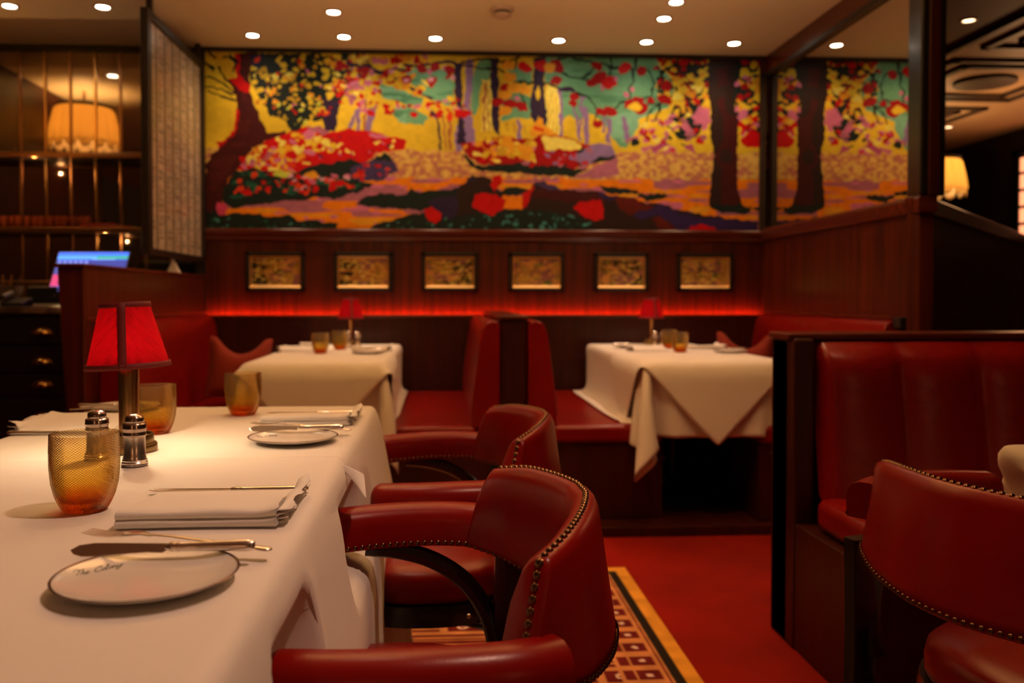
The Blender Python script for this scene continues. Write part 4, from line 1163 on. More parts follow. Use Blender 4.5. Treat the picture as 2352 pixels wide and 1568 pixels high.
        br = crom([(-0.118, 0.306 * s, 0.597), (-0.06, 0.306 * s, 0.590), (0.0, 0.302 * s, 0.572), (0.055, 0.296 * s, 0.535), (0.092, 0.288 * s, 0.48), (0.108, 0.275 * s, 0.42), (0.108, 0.262 * s, 0.37)], 4)
        MB().tube(br, 0.0155, 8, up=(0, 1, 0), flat=0.8).build('brace', BLACKWOOD, t)
        MB().tube([(-0.215, 0.170 * s, 0.40), (-0.225, 0.178 * s, 0.2), (-0.24, 0.186 * s, 0.0)], 0.019, 10, up=(1, 0, 0)).build('leg', BLACKWOOD, t)
    # seat: domed pad in a bentwood ring
    def ell(k, nn_, rx, ry, cxx):
        a = 2 * pi * k / nn_
        ca, sa = cos(a), sin(a)
        return (cxx + rx * abs(ca) ** 0.86 * (1 if ca > 0 else -1), ry * abs(sa) ** 0.86 * (1 if sa > 0 else -1))
    vs, fs = [], []
    prof = [(0.97, 0.398), (1.0, 0.405), (1.005, 0.425), (0.985, 0.448), (0.92, 0.462), (0.75, 0.472), (0.5, 0.479), (0.25, 0.482)]
    nn_ = 44
    for r, z in prof:
        for k in range(nn_):
            x, y = ell(k, nn_, 0.212 * r, 0.242 * r, -0.075); vs.append((x, y, z))
    for i in range(len(prof) - 1):
        for k in range(nn_): fs.append((i * nn_ + k, i * nn_ + (k + 1) % nn_, (i + 1) * nn_ + (k + 1) % nn_, (i + 1) * nn_ + k))
    fs.append(tuple(range((len(prof) - 1) * nn_, len(prof) * nn_)))
    fs.append(tuple(range(nn_))[::-1])
    MB().add(vs, fs).build('seat', LEATHER, t, auto=60)
    ring = [(*ell(k, nn_, 0.207, 0.240, -0.075), 0.378) for k in range(nn_ + 1)]
    MB().sweep(ring, [(-0.012, -0.022), (0.012, -0.022), (0.016, 0.0), (0.012, 0.020), (-0.012, 0.020)], cap=False).build('seat_frame', BLACKWOOD, t)
    st = [(*ell(k, nn_, 0.175, 0.195, -0.06), 0.205) for k in range(nn_ + 1)]
    MB().tube(st, 0.011, 8).build('stretcher', BLACKWOOD, t)
    bo = MB()
    for s in (-1, 1):
        bo.dome((0.0, 0.247 * s, 0.376), 0.006, (0, s, 0))
        bo.dome((0.126, 0.300 * s, 0.52), 0.006, (0, s, 0))
    bo.build('bolt', SILVER, t)
    return t
ch = make_chair('red leather captain chair nearest the viewer, at the nearest white table')
ch['group'] = 'red leather captain chairs'
ch.location = (0.0, 1.21, 0.0); ch.rotation_euler = (0, 0, radians(2))
dup(ch, (0.045, 2.02, 0.0), radians(3), 'red leather captain chair at the far end of the near tables, before the left booth')
c3 = dup(ch, (0.940, 1.262, 0.0), radians(193), 'dark red captain chair seen from behind at the right, facing the corner table')
for c_ in c3.children:
    if c_.name.startswith('armrest'): c_.location.z += 0.034
    if c_.name.startswith('brace'): c_.scale.z = 1.06
dup(ch, (-1.10, 1.90, 0.0), radians(178), 'red captain chair at the far left, only an arm tip visible beyond the white table')

# ------------------------------------------------------------------ patterned rug
RX0, RX1, RY0, RY1 = -1.7, 0.70, 0.0, 3.245
rw, rh = 400, 541
tanc = np.array(ink((176, 96, 44), 1.5)); ylw = np.array(ink((190, 108, 26), 1.5)); blk = np.array(ink((36, 22, 12), 1.2)); mar = np.array(ink((92, 18, 12), 1.5)); pal = np.array(ink((206, 146, 104), 1.5))
rc = Canvas(rw, rh, tanc, warp=0.0)
U, V = np.meshgrid(np.linspace(RX0, RX1, rw), np.linspace(RY1, RY0, rh))
dR = RX1 - U; dT = RY1 - V; dL = U - RX0
d_ = np.minimum(np.minimum(dR, dT), dL)
along = np.where(dT <= np.minimum(dR, dL), U - RX0, V)
im = rc.a
im[d_ < 0.20] = tanc
bb = (d_ > 0.098) & (d_ < 0.165)
cell = (along % 0.094)
im[bb & (cell > 0.022) & (cell < 0.082)] = mar
b2 = (d_ > 0.172) & (d_ < 0.20)
im[b2 & (cell > 0.022) & (cell < 0.082)] = mar
ee = (cell - 0.052) ** 2 + ((d_ - 0.131) * 1.0) ** 2
im[bb & (ee < 0.010 ** 2)] = pal
inner = d_ > 0.215
im[inner] = tanc
cy = (V % 0.094)
row = ((V / 0.094).astype(int)) % 2
cxp = ((U + row * 0.21) % 0.42)
fld = inner & (cy > 0.014) & (cy < 0.086)
im[fld] = mar
im[fld & (cxp > 0.12) & (((cy > 0.034) & (cy < 0.043)) | ((cy > 0.058) & (cy < 0.067)))] = tanc
im[fld & (cxp < 0.022)] = tanc
e2 = (cxp - 0.07) ** 2 + (cy - 0.05) ** 2
im[fld & (e2 < 0.017 ** 2)] = pal
im[fld & (e2 < 0.009 ** 2)] = mar
im[(d_ > 0.082) & (d_ < 0.088)] = mar
im[d_ < 0.076] = blk
im[d_ < 0.046] = ylw
im *= (0.8 + 0.4 * vnoise(rw, rh, 60, 80, 91))[..., None]
rug = rc.mesh('patterned_rug', RUGMAT, lambda u, v: (RX0 + u * (RX1 - RX0), RY1 - v * (RY1 - RY0), 0.008 + 0 * u))
sm = rug.modifiers.new('solid', 'SOLIDIFY'); sm.thickness = 0.007; sm.offset = -1
tag(rug, 'tan and maroon geometric rug with a yellow and black border under the near tables', 'rug')


# ------------------------------------------------------------------ tablecloths settle by a small cloth relaxation
def settle(P, fixed, rect, ztop, lift, boxes=(), ground=None, steps=120, iters=9, seed=1, sp=0.02, ease=1.0, under=0.06, flare=None):
    P = P.copy(); prev = P.copy()
    P[fixed, 2] = ztop + lift; prev[fixed, 2] = ztop + lift
    w = np.where(fixed, 0.0, 1.0)[..., None]
    R = np.random.RandomState(seed)
    ny, nx = fixed.shape
    P[..., :2] += w[..., 0:1] * (vnoise(nx, ny, nx / 5, ny / 5, seed)[..., None] - 0.5) * 0.006
    cons = []
    s = slice
    sx_, sy_ = sp if isinstance(sp, tuple) else (sp, sp)
    dg = sqrt(sx_ * sx_ + sy_ * sy_)
    for k in (0, 1):
        cons.append(((s(None), s(k, nx - 1, 2)), (s(None), s(k + 1, nx, 2)), sx_))
        cons.append(((s(k, ny - 1, 2), s(None)), (s(k + 1, ny, 2), s(None)), sy_))
        cons.append(((s(k, ny - 1, 2), s(0, nx - 1)), (s(k + 1, ny, 2), s(1, nx)), dg))
        cons.append(((s(k, ny - 1, 2), s(1, nx)), (s(k + 1, ny, 2), s(0, nx - 1)), dg))
    bend = []
    for k in range(4):
        if nx > k + 2: bend.append(((s(None), s(k, nx - 2, 4)), (s(None), s(k + 2, nx, 4)), sx_ * 2))
        if ny > k + 2: bend.append(((s(k, ny - 2, 4), s(None)), (s(k + 2, ny, 4), s(None)), sy_ * 2))
    x0, x1, y0, y1 = rect
    def solve(lst, stiff):
        for ia, ib, L in lst:
            a = P[ia]; b = P[ib]
            m = min(a.shape[0], b.shape[0]), min(a.shape[1], b.shape[1])
            a = a[:m[0], :m[1]]; b = b[:m[0], :m[1]]
            wa = w[ia][:m[0], :m[1]]; wb = w[ib][:m[0], :m[1]]
            d = b - a
            l = np.sqrt((d * d).sum(-1, keepdims=True)) + 1e-9
            c = d * ((l - L * ease) / l / np.maximum(wa + wb, 1e-6)) * stiff
            P[ia][:m[0], :m[1]] += c * wa
            P[ib][:m[0], :m[1]] -= c * wb
    dt = 1 / 45
    for st in range(steps):
        vel = (P - prev) * 0.965
        prev = P.copy()
        P = P + vel * w
        P[..., 2] -= 9.8 * dt * dt * w[..., 0]
        for it in range(iters):
            solve(cons, 1.0)
            solve(bend, 0.25)
        X, Y, Z = P[..., 0], P[..., 1], P[..., 2]
        mrg = 0.004 + lift + np.where(Z > ztop - 0.04, 0, flare * np.clip((ztop - Z) / 0.25, 0, 1) if flare is not None else -under)
        ins = (X > x0 - mrg) & (X < x1 + mrg) & (Y > y0 - mrg) & (Y < y1 + mrg) & (Z < ztop + lift) & ~fixed
        if ins.any():
            dd = np.stack([X - (x0 - mrg), (x1 + mrg) - X, Y - (y0 - mrg), (y1 + mrg) - Y, (ztop + lift) - Z + np.where(Z < ztop - 0.03, 9, 0)], 0)
            k = dd.argmin(0)
            mm = ins & (k == 0); X[mm] = (x0 - mrg)[mm]
            mm = ins & (k == 1); X[mm] = (x1 + mrg)[mm]
            mm = ins & (k == 2); Y[mm] = (y0 - mrg)[mm]
            mm = ins & (k == 3); Y[mm] = (y1 + mrg)[mm]
            mm = ins & (k == 4); Z[mm] = ztop + lift
            prev[ins] = prev[ins] * 0.5 + P[ins] * 0.5
        for (ax, ay0, ay1, az0, az1, sg) in boxes:      # chair arms press the cloth inwards
            mm = (Y > ay0) & (Y < ay1) & (Z > az0) & (Z < az1) & ((X - ax) * sg > 0) & (np.abs(X - ax) < 0.2) & ~fixed
            X[mm] = ax
        if ground is not None:
            g = ground(X, Y)
            mm = (Z < g) & ~fixed
            Z[mm] = g[mm]; prev[mm] = P[mm]
        P[..., 2] = np.maximum(P[..., 2], 0.012)
    return P


def cloth_obj(name, P, label, thick=0.0012):
    ny, nx = P.shape[:2]
    mb = MB()
    mb.v = [tuple(map(float, p)) for p in P.reshape(-1, 3)]
    mb.f = [(j * nx + i, j * nx + i + 1, (j + 1) * nx + i + 1, (j + 1) * nx + i) for j in range(ny - 1) for i in range(nx - 1)]
    o = mb.build(name, CLOTH, smooth=True, sub=1)
    so = o.modifiers.new('solid', 'SOLIDIFY'); so.thickness = thick; so.offset = 0
    return tag(o, label, 'tablecloth')


def rect_cloth(rect, over, sp, ztop=0.75, lift=0.002, **kw):
    """over = how far it overhangs at x0, x1, y0, y1; negative = stops short, flat"""
    x0, x1, y0, y1 = rect
    spx = (x1 - x0) / round((x1 - x0) / sp); spy = (y1 - y0) / round((y1 - y0) / sp)
    nn_ = [max(0, round(over[0] / spx)), max(0, round(over[1] / spx)), max(0, round(over[2] / spy)), max(0, round(over[3] / spy))]
    gx = np.linspace(x0 - nn_[0] * spx, x1 + nn_[1] * spx, nn_[0] + nn_[1] + round((x1 - x0) / spx) + 1)
    gy = np.linspace(y0 - nn_[2] * spy, y1 + nn_[3] * spy, nn_[2] + nn_[3] + round((y1 - y0) / spy) + 1)
    sp = (spx, spy)
    X, Y = np.meshgrid(gx, gy)
    P = np.stack([X, Y, np.full_like(X, ztop + lift)], -1)
    fx = (X > x0 - 1e-4) & (X < x1 + 1e-4) & (Y > y0 - 1e-4) & (Y < y1 + 1e-4)
    return settle(P, fx, rect, ztop, lift, sp=sp, **kw)


def table(x0, x1, y0, y1, z0, label):
    t = thing('dining_table', label, 'table', ((x0 + x1) / 2, (y0 + y1) / 2, z0))
    cx, cy = (x1 - x0) / 2, (y1 - y0) / 2
    MB().box(-cx + 0.016, cx - 0.016, -cy + 0.016, cy - 0.016, 0.715 - z0, 0.748 - z0).build('tabletop', BLACKWOOD, t, bevel=0.004)
    MB().lathe([(0.035, 0.02), (0.032, 0.10), (0.028, 0.60), (0.05, 0.68), (0.10, 0.715 - z0)], 20).build('pedestal', BLACKWOOD, t)
    f = MB()
    for a in range(4):
        q = Matrix.Rotation(pi / 4 + a * pi / 2, 4, 'Z')
        f.add([q @ Vector(v) for v in ((0, -0.03, 0), (0.27, -0.022, 0), (0.27, 0.022, 0), (0, 0.03, 0), (0, -0.03, 0.06), (0.27, -0.02, 0.02), (0.27, 0.02, 0.02), (0, 0.03, 0.06))],
              [(0, 3, 2, 1), (4, 5, 6, 7), (0, 1, 5, 4), (1, 2, 6, 5), (2, 3, 7, 6), (3, 0, 4, 7)])
    f.build('foot', BLACKWOOD, t, bevel=0.004)
    return t
ARMS = [(-0.200, 1.33, 1.61, 0.585, 0.69, 1), (-0.196, 0.80, 1.00, 0.585, 0.69, 1), (-0.150, 2.27, 2.41, 0.585, 0.69, 1), (-0.150, 1.64, 1.78, 0.585, 0.69, 1)]
R1, R2 = (-0.875, -0.165, 0.25, 1.475), (-0.875, -0.165, 1.485, 2.262)
table(*R1, 0.012, 'near dining table hidden under its white cloth')
table(*R2, 0.012, 'second dining table under white cloth, joined to the near one')
def _fl(a, gy, nx):
    g = np.array([(0.45 + 0.55 * sin(7.3 * y + 1.0) ** 2) * (1 if y < 1.1 else max(0.25, 1 - (y - 1.1) * 3)) for y in gy])
    return a * np.repeat(g[:, None], nx, 1)
# the near cloth laps a few centimetres over the second table
sp = (R1[1] - R1[0]) / 33
gx = R1[0] + sp * np.arange(-13, 62); gy = np.arange(-0.05, 1.535, sp)
X_, Y_ = np.meshgrid(gx, gy)
P_ = np.stack([X_, Y_, np.full_like(X_, 0.7535)], -1)
fx = (X_ > R1[0] - 1e-4) & (X_ < R1[1] + 1e-4) & (Y_ > 0.25)
P1 = settle(P_, fx, (R1[0], R1[1], 0.25, 1.56), 0.75, 0.0035, boxes=ARMS, sp=sp, ease=1.015, seed=4, steps=120, flare=_fl(0.055, gy, gx.size))
top_ = (P1[..., 2] > 0.752)
P1[..., 2] += np.where(top_, 0.0018 * (vnoise(P1.shape[1], P1.shape[0], 3, 9, 33) - 0.5), 0)
cloth_obj('tablecloth', P1, 'white tablecloth on the nearest table, lapping over the next cloth')
P2 = rect_cloth((R2[0], R2[1], 0.98, R2[3]), (0.45, 0.60, -0.001, 0.5), sp, lift=0.001, boxes=ARMS, ease=1.012, seed=9, steps=120, flare=0.045)
cloth_obj('tablecloth', P2, 'white tablecloth on the second table, beyond the brass lamp')
# turned-out corner of the lower cloth at the joint
fl = []
for j in range(7):
    v = j / 6
    fl.append([(-0.172 + 0.045 * u * (1 - 0.1 * v) + 0.012 * v, 1.478 - 0.045 * u * v + 0.004 * sin(5 * u), 0.7485 - 0.016 * u ** 1.3 - 0.018 * v * u - 0.016 * v) for u in [i / 6 for i in range(7)]])
o = MB().grid(fl).build('cloth_corner', CLOTH, sub=1, solid=0.0012)
tag(o, 'small pointed white cloth corner sticking out between the two near tables', 'cloth corner')

# booth tables
RL, RR = (-0.83, -0.232, 3.70, 5.22), (0.885, 1.525, 3.72, 5.18)
table(*RL, 0.046, 'dining table in the left booth under its white cloth')
table(*RR, 0.046, 'dining table in the right booth under its white cloth')
def seats(X, Y):
    g = np.full(X.shape, 0.05)
    inb = (Y > 3.87) & (((X > -0.37) & (X < 0.264)) | ((X > 0.39) & (X < 1.0)))
    g[inb] = 0.474
    g[(Y > 3.85) & ((X < -0.81) | (X > 1.39))] = 0.474
    return g
spb = 0.028
PL = rect_cloth(RL, (0.28, 0.29, 0.30, 0.0), spb, lift=0.001, ground=seats, seed=12, steps=110, iters=8)
cloth_obj('tablecloth', PL, 'white cloth hanging over the left booth table, the lower of its two cloths')
PR = rect_cloth(RR, (0.34, 0.34, 0.32, 0.0), spb, lift=0.001, ground=seats, seed=13, steps=110, iters=8)
cloth_obj('tablecloth', PR, 'white cloth with long drooping corners, lower of two on the right booth table')
def topper(rect, hd, spt, seed, label, yshift=0.0):
    cx, cy = (rect[0] + rect[1]) / 2, rect[2] + (rect[1] - rect[0]) / 2 + yshift
    side = hd * sqrt(2); n = int(side / spt) + 1
    g = np.linspace(-side / 2, side / 2, n); sp_ = g[1] - g[0]
    U_, V_ = np.meshgrid(g, g)
    X = cx + (U_ - V_) / sqrt(2); Y = cy + (U_ + V_) / sqrt(2)
    P = np.stack([X, Y, np.full_like(X, 0.756)], -1)
    fx = (X > rect[0]) & (X < rect[1]) & (Y > rect[2]) & (Y < rect[3])
    Q = settle(P, fx, (rect[0] - 0.006, rect[1] + 0.006, rect[2] - 0.006, rect[3]), 0.75, 0.006, sp=sp_, seed=seed, steps=90, iters=8, under=-0.012)
    return cloth_obj('overcloth', Q, label)
topper(RL, 0.66, 0.028, 21, 'square white overcloth laid diagonally on the left booth table')
topper(RR, 0.67, 0.028, 22, 'square white overcloth laid diagonally on the right booth table')
# table in the right foreground booth
R3 = (1.062, 1.80, 0.92, 1.60)
table(*R3, 0.002, 'dining table in the right foreground booth under its white cloth')
P3 = rect_cloth(R3, (0.46, 0.2, 0.30, 0.34), 0.026, lift=0.001, seed=15, boxes=[(1.105, 1.50, 1.64, 0.585, 0.69, -1)], ground=lambda X, Y: np.where((Y > 2.04) & (X > 1.05), 0.475, 0.03), steps=110)
cloth_obj('tablecloth', P3, 'white cloth of the corner table at the right edge, behind the dark chair')


# ------------------------------------------------------------------ tableware
def plate_z(r):
    if r < 0.045: return 0.0050
    if r < 0.062: return 0.0050 + (r - 0.045) / 0.017 * 0.0013
    return 0.0063 + ((r - 0.062) / 0.023) ** 1.4 * 0.0059

LINE = mat('plate_line', (0.10, 0.035, 0.02), 0.25, 0.6)
INKM = mat('script_ink', (0.02, 0.03, 0.025), 0.4)
def make_plate(label):
    t = thing('side_plate', label, 'plate')
    prof = [(0.0001, 0.003), (0.038, 0.003), (0.040, 0.0), (0.045, 0.0), (0.047, 0.0025), (0.062, 0.0040), (0.076, 0.0072), (0.0845, 0.0108), (0.0853, 0.0118), (0.0845, 0.0124)]
    prof += [(r, plate_z(r)) for r in (0.0830, 0.078, 0.072, 0.066, 0.060, 0.052, 0.044, 0.02, 0.0001)]
    MB().lathe(prof, 72, cap=False).build('dish', CHINA, t, auto=50)
    MB().lathe([(0.0828, plate_z(0.0828) + 0.0004), (0.0845, 0.0127), (0.0856, 0.0120)], 72, cap=False).build('rim_line', LINE, t)
    # script lettering along the rim
    O = lambda x, y=0.25, a=0.14, b=0.24: [(x + a * cos(q * pi / 5), y + b * sin(q * pi / 5)) for q in range(11)]
    strokes = [[(-0.15, 0.72), (0.0, 0.90), (0.2, 0.92), (0.5, 0.84), (0.8, 0.98)], [(0.42, 0.88), (0.36, 0.4), (0.22, 0.0)], [(0.78, 0.98), (0.72, 0.5), (0.62, 0.0)], [(0.64, 0.2), (0.80, 0.46), (0.90, 0.40), (0.86, 0.0), (0.98, 0.05)],
               [(1.05, 0.2), (1.24, 0.28), (1.24, 0.46), (1.08, 0.42), (1.02, 0.15), (1.16, 0.0), (1.4, 0.14)],
               [(2.3, 0.74), (2.42, 0.92), (2.22, 1.02), (1.94, 0.72), (1.84, 0.32), (2.02, 0.0), (2.32, 0.06), (2.5, 0.2)], O(2.66), [(2.8, 0.25), (3.02, 0.7), (3.06, 1.02), (2.96, 0.9), (2.92, 0.1), (3.04, 0.0)], O(3.28),
               [(3.42, 0.3), (3.54, 0.46), (3.52, 0.0)], [(3.53, 0.25), (3.68, 0.46), (3.78, 0.38), (3.76, 0.0), (3.9, 0.08)], [(3.98, 0.46), (3.98, 0.12), (4.12, 0.04), (4.28, 0.2)], [(4.32, 0.48), (4.26, 0.0), (4.1, -0.42), (3.86, -0.44), (4.0, -0.1), (4.5, 0.2)]]
    a0 = Vector((-0.0705, 0.004)); dirv = Vector((0.0074, 0.0082)); upv = Vector((-0.0040, 0.0128)); u = 1.0
    mb = MB()
    for st in strokes:
        pts = []
        for p in crom([(a, b, 0) for a, b in st], 4) if len(st) > 1 else []:
            q = a0 + dirv * (p.x * u) + upv * (p.y * u)
            pts.append(Vector((q.x, q.y, plate_z(q.length) + 0.0003)))
        mb.sweep(pts, [(-0.00042, 0), (0, 0.00022), (0.00042, 0), (0, -0.0002)], cap=True)
    mb.build('script_lettering', INKM, t)
    return t
_first = {}
def put(kind, maker, label, loc, rz=0.0, group=None):
    if kind not in _first:
        _first[kind] = o = maker(label)
        o.location = loc; o.rotation_euler = (0, 0, rz)
        o['label'] = label
        if group: o['group'] = group
        return o
    return dup(_first[kind], loc, rz, label, group)


def make_knife(label, L=0.185):
    t = thing('table_knife', label, 'knife')
    k = L / 0.185
    # blade towards -x, flat in the xy plane
    out = [(-0.098, -0.0015), (-0.094, -0.006), (-0.086, -0.0088), (-0.072, -0.0092), (-0.05, -0.0075), (-0.02, -0.0055), (-0.006, -0.0065), (-0.002, -0.004), (-0.002, 0.004), (-0.02, 0.0045), (-0.05, 0.0055), (-0.075, 0.006), (-0.090, 0.004)]
    MB().prism([(a * k, b * k) for a, b in out], 'z', 0.003, 0.0045).build('blade', SILVER, t, bevel=0.0004)
    path = [(-0.004, 0, 0.004), (0.0, 0, 0.004), (0.003, 0, 0.004), (0.006, 0, 0.004), (0.009, 0, 0.004), (0.012, 0, 0.004), (0.03, 0, 0.004), (0.06, 0, 0.004), (0.078, 0, 0.004), (0.084, 0, 0.004), (0.0865, 0, 0.004), (0.087, 0, 0.004)]
    MB().tube([(x * k, y, z) for x, y, z in path], 0.0058 * k, 14, flat=0.72, scale=[0.5, 0.72, 1.0, 0.72, 0.95, 0.78, 0.85, 1.0, 1.12, 1.0, 0.7, 0.3]).build('handle', SILVER, t, auto=70)
    return t


def make_fork(label):
    t = thing('table_fork', label, 'fork')
    mb = MB()
    for i in range(4):
        y = (i - 1.5) * 0.0058
        pts = [(-0.110, y * 0.95, 0.0035), (-0.095, y, 0.0020), (-0.078, y, 0.0022), (-0.060, y * 0.95, 0.0045)]
        mb.sweep(pts, [(-0.0014, -0.0008), (0.0014, -0.0008), (0.0014, 0.0008), (-0.0014, 0.0008)], scale=[0.5, 0.9, 1, 1.1])
    out = crom([(-0.062, 0.0100, 0), (-0.054, 0.0096, 0), (-0.044, 0.0050, 0), (-0.032, 0.0028, 0)], 4)
    rows = [[(p.x, -p.y + 2 * p.y * q / 4, 0.0045 + 0.003 * (1 - abs(p.x + 0.045) / 0.03)) for q in range(5)] for p in out]
    g = MB().grid(rows)
    g.build('bowl_of_tines', SILVER, t, solid=0.0016)
    mb.build('tines', SILVER, t)
    pth = crom([(-0.034, 0, 0.0062), (-0.01, 0, 0.0066), (0.03, 0, 0.0052), (0.07, 0, 0.0045), (0.092, 0, 0.0032), (0.104, 0, 0.003)], 5)
    n = len(pth)
    MB().tube(pth, 0.0058, 12, flat=0.36, scale=[0.55 + 0.9 * max(0, (i / n - 0.35)) - (0.75 if i == n - 1 else 0.25 if i == n - 2 else 0) for i in range(n)]).build('handle', SILVER, t, auto=70)
    return t


def make_napkin(label):
    """folded linen: two thick folds, rounded at the front, layers fanning at the right end"""
    t = thing('napkin', label, 'napkin')
    R = random.Random(3)
    for lay in range(2):
        rows = []
        nxx = 26
        for i in range(nxx + 1):
            u = i / nxx; x = -0.094 + 0.188 * u
            fan = max(0, (u - 0.86) / 0.14)
            th = 0.0092 + 0.003 * fan * fan
            zb = 0.0006 + lay * 0.0098 + 0.002 * fan * lay
            yf = -0.095 + 0.002 * lay + 0.003 * sin(3 * u)
            yb = 0.092 - 0.004 * lay - 0.006 * (1 - u)
            thb = th * 0.62
            zt = zb + th + 0.0007 * sin(9 * u + lay * 2)
            tb = 0.32
            zb0 = zb; zbb = zb * tb + 0.0004; zmid = zb * 0.6; thb = th * tb; thm = th * 0.62
            sec = [(yf + 0.003, zb), (yf, zb + th * 0.3), (yf, zb + th * 0.7), (yf + 0.003, zt), (yf + 0.02, zt + 0.0006), (-0.02, zmid * 1.25 + thm * 1.25 + 0.001 * sin(u * 7)), (0.04, zmid * 0.8 + thm * 0.8), (yb - 0.003, zbb + thb), (yb, zbb + thb * 0.5), (yb - 0.003, zbb), (0.03, zmid * 0.8), (-0.03, zmid * 1.25)]
            shx = [0.004 * (1 if u > 0.99 else 0) * sin(k * 2.1 + lay) for k in range(12)]
            rows.append([(x + shx[k] + (0.014 * (1 - u)) * ((q[0] + 0.095) / 0.19) * 0.0, q[0], q[1]) for k, q in enumerate(sec)])
        m = 12; mb = MB(); mb.v = [p for r in rows for p in r]
        mb.f = [(a * m + b, a * m + (b + 1) % m, (a + 1) * m + (b + 1) % m, (a + 1) * m + b) for a in range(nxx) for b in range(m)]
        mb.f += [tuple(range(m))[::-1], tuple(range(nxx * m, (nxx + 1) * m))]
        mb.build('fold', NAPKIN, t, auto=60)
    ed = MB()
    for k in range(4):
        z = 0.003 + k * 0.0050
        rows = []
        for j in range(19):
            v = j / 18; y = -0.088 + 0.174 * v
            lift_ = 0.004 * sin(v * 9 + k * 1.7) * v + 0.007 * v * (k / 3)
            rows.append([(0.088, y, z * (1 - 0.65 * v)), (0.096 + 0.003 * sin(v * 14 + k), y + 0.002 * sin(v * 20), z * (1 - 0.2 * v) + lift_ * 0.5 + 0.001), (0.103 + 0.003 * sin(v * 17 + k * 2) + 0.002 * k, y + 0.003, z * (1 - 0.2 * v) + lift_ + 0.001 + 0.001 * sin(v * 30 + k))])
        ed.grid(rows)
    ed.build('hemmed_edges', NAPKIN, t, solid=0.0009, auto=80)
    return t


def make_glass(label):
    t = thing('tumbler', label, 'glass')
    MB().lathe(tumbler_profile(0.0428, 0.099), 72, cap=False).build('bowl', AMBER, t, auto=75)
    return t


def make_lamp(label, tilt=0.0, flare=False):
    t = thing('table_lamp', label, 'lamp')
    MB().lathe([(0.0001, 0.0), (0.047, 0.0), (0.048, 0.002), (0.048, 0.012), (0.0465, 0.014), (0.041, 0.0145), (0.041, 0.017), (0.042, 0.018), (0.042, 0.030), (0.0405, 0.032), (0.038, 0.031), (0.037, 0.022), (0.018, 0.020), (0.0001, 0.020)], 56, cap=False).build('base', mat('aged_brass', (0.30, 0.21, 0.09), 0.34, 1.0) if 'aged_brass' not in bpy.data.materials else bpy.data.materials['aged_brass'], t, auto=40)
    if flare:
        MB().lathe([(0.016, 0.02), (0.012, 0.03), (0.010, 0.06), (0.011, 0.09), (0.016, 0.13), (0.018, 0.155), (0.012, 0.16), (0.0001, 0.16)], 32, cap=False).build('stem', BRASS, t, auto=50)
    else:
        MB().lathe([(0.0175, 0.02), (0.0177, 0.155), (0.0172, 0.158), (0.0120, 0.160), (0.0115, 0.175), (0.0001, 0.176)], 40, cap=False).build('stem', BRASS, t, auto=40)
    z0, z1, r0, r1 = 0.152, 0.268, 0.0715, 0.0415
    M = Matrix.Translation((0, 0, z0)) @ Matrix.Rotation(tilt, 4, 'Y') @ Matrix.Translation((0, 0, -z0))
    n = 72
    def rr_(a, r): return r * (1 - 0.012 * (0.5 - 0.5 * cos(4 * a)))
    rows = [[(rr_(2 * pi * k / n, r0 + (r1 - r0) * v) * cos(2 * pi * k / n), rr_(2 * pi * k / n, r0 + (r1 - r0) * v) * sin(2 * pi * k / n), z0 + (z1 - z0) * v) for k in range(n + 1)] for v in [j / 10 for j in range(11)]]
    sh = MB().grid(rows).xf(M).build('shade', REDSHADE, t)
    tp = MB()
    def band(za, zb, ra, rb):
        tp.grid([[((r + 0.0012) * cos(2 * pi * k / n), (r + 0.0012) * sin(2 * pi * k / n), z) for k in range(n + 1)] for r, z in ((ra, za), (rb, zb))])
    band(z0 - 0.001, z0 + 0.0085, r0 + 0.0006, r0 - 0.0016); band(z1 - 0.0085, z1 + 0.001, r1 + 0.002, r1)
    for aa in (-1.37, -1.37 + pi):
        rows = []
        for j in range(9):
            v = j / 8; r = (r0 + (r1 - r0) * v) + 0.0016; wd = 0.0072
            rows.append([(r * cos(aa) - q * sin(aa), r * sin(aa) + q * cos(aa), z0 + (z1 - z0) * v) for q in (-wd, 0, wd)])
        tp.grid(rows)
    tp.xf(M).build('binding_tape', REDTAPE, sh, solid=0.0008, auto=60)
    MB().lathe([(0.0001, 0.166), (0.010, 0.170), (0.014, 0.182), (0.010, 0.194), (0.0001, 0.198)], 20, cap=False).build('bulb', BULB, t)
    return t


def make_shaker(label):
    t = thing('shaker', label, 'shaker')
    MB().lathe([(0.0001, 0), (0.0200, 0), (0.0210, 0.0015), (0.0200, 0.0035), (0.0206, 0.005), (0.0192, 0.007), (0.0198, 0.009), (0.0184, 0.011), (0.0188, 0.013), (0.0170, 0.0155), (0.0168, 0.047)], 44, cap=False).build('body', SILVER, t, auto=50)
    MB().lathe([(0.0168, 0.047), (0.0190, 0.0485), (0.0190, 0.051), (0.0178, 0.0525), (0.0180, 0.058), (0.0192, 0.0595), (0.0192, 0.0615), (0.0184, 0.063), (0.0188, 0.0665), (0.0176, 0.0685), (0.0146, 0.0695), (0.0152, 0.0725), (0.0146, 0.0775), (0.0110, 0.0815), (0.0060, 0.0832), (0.0001, 0.0836)], 44, cap=False).build('lid', TARNISH, t, auto=60)
    return t


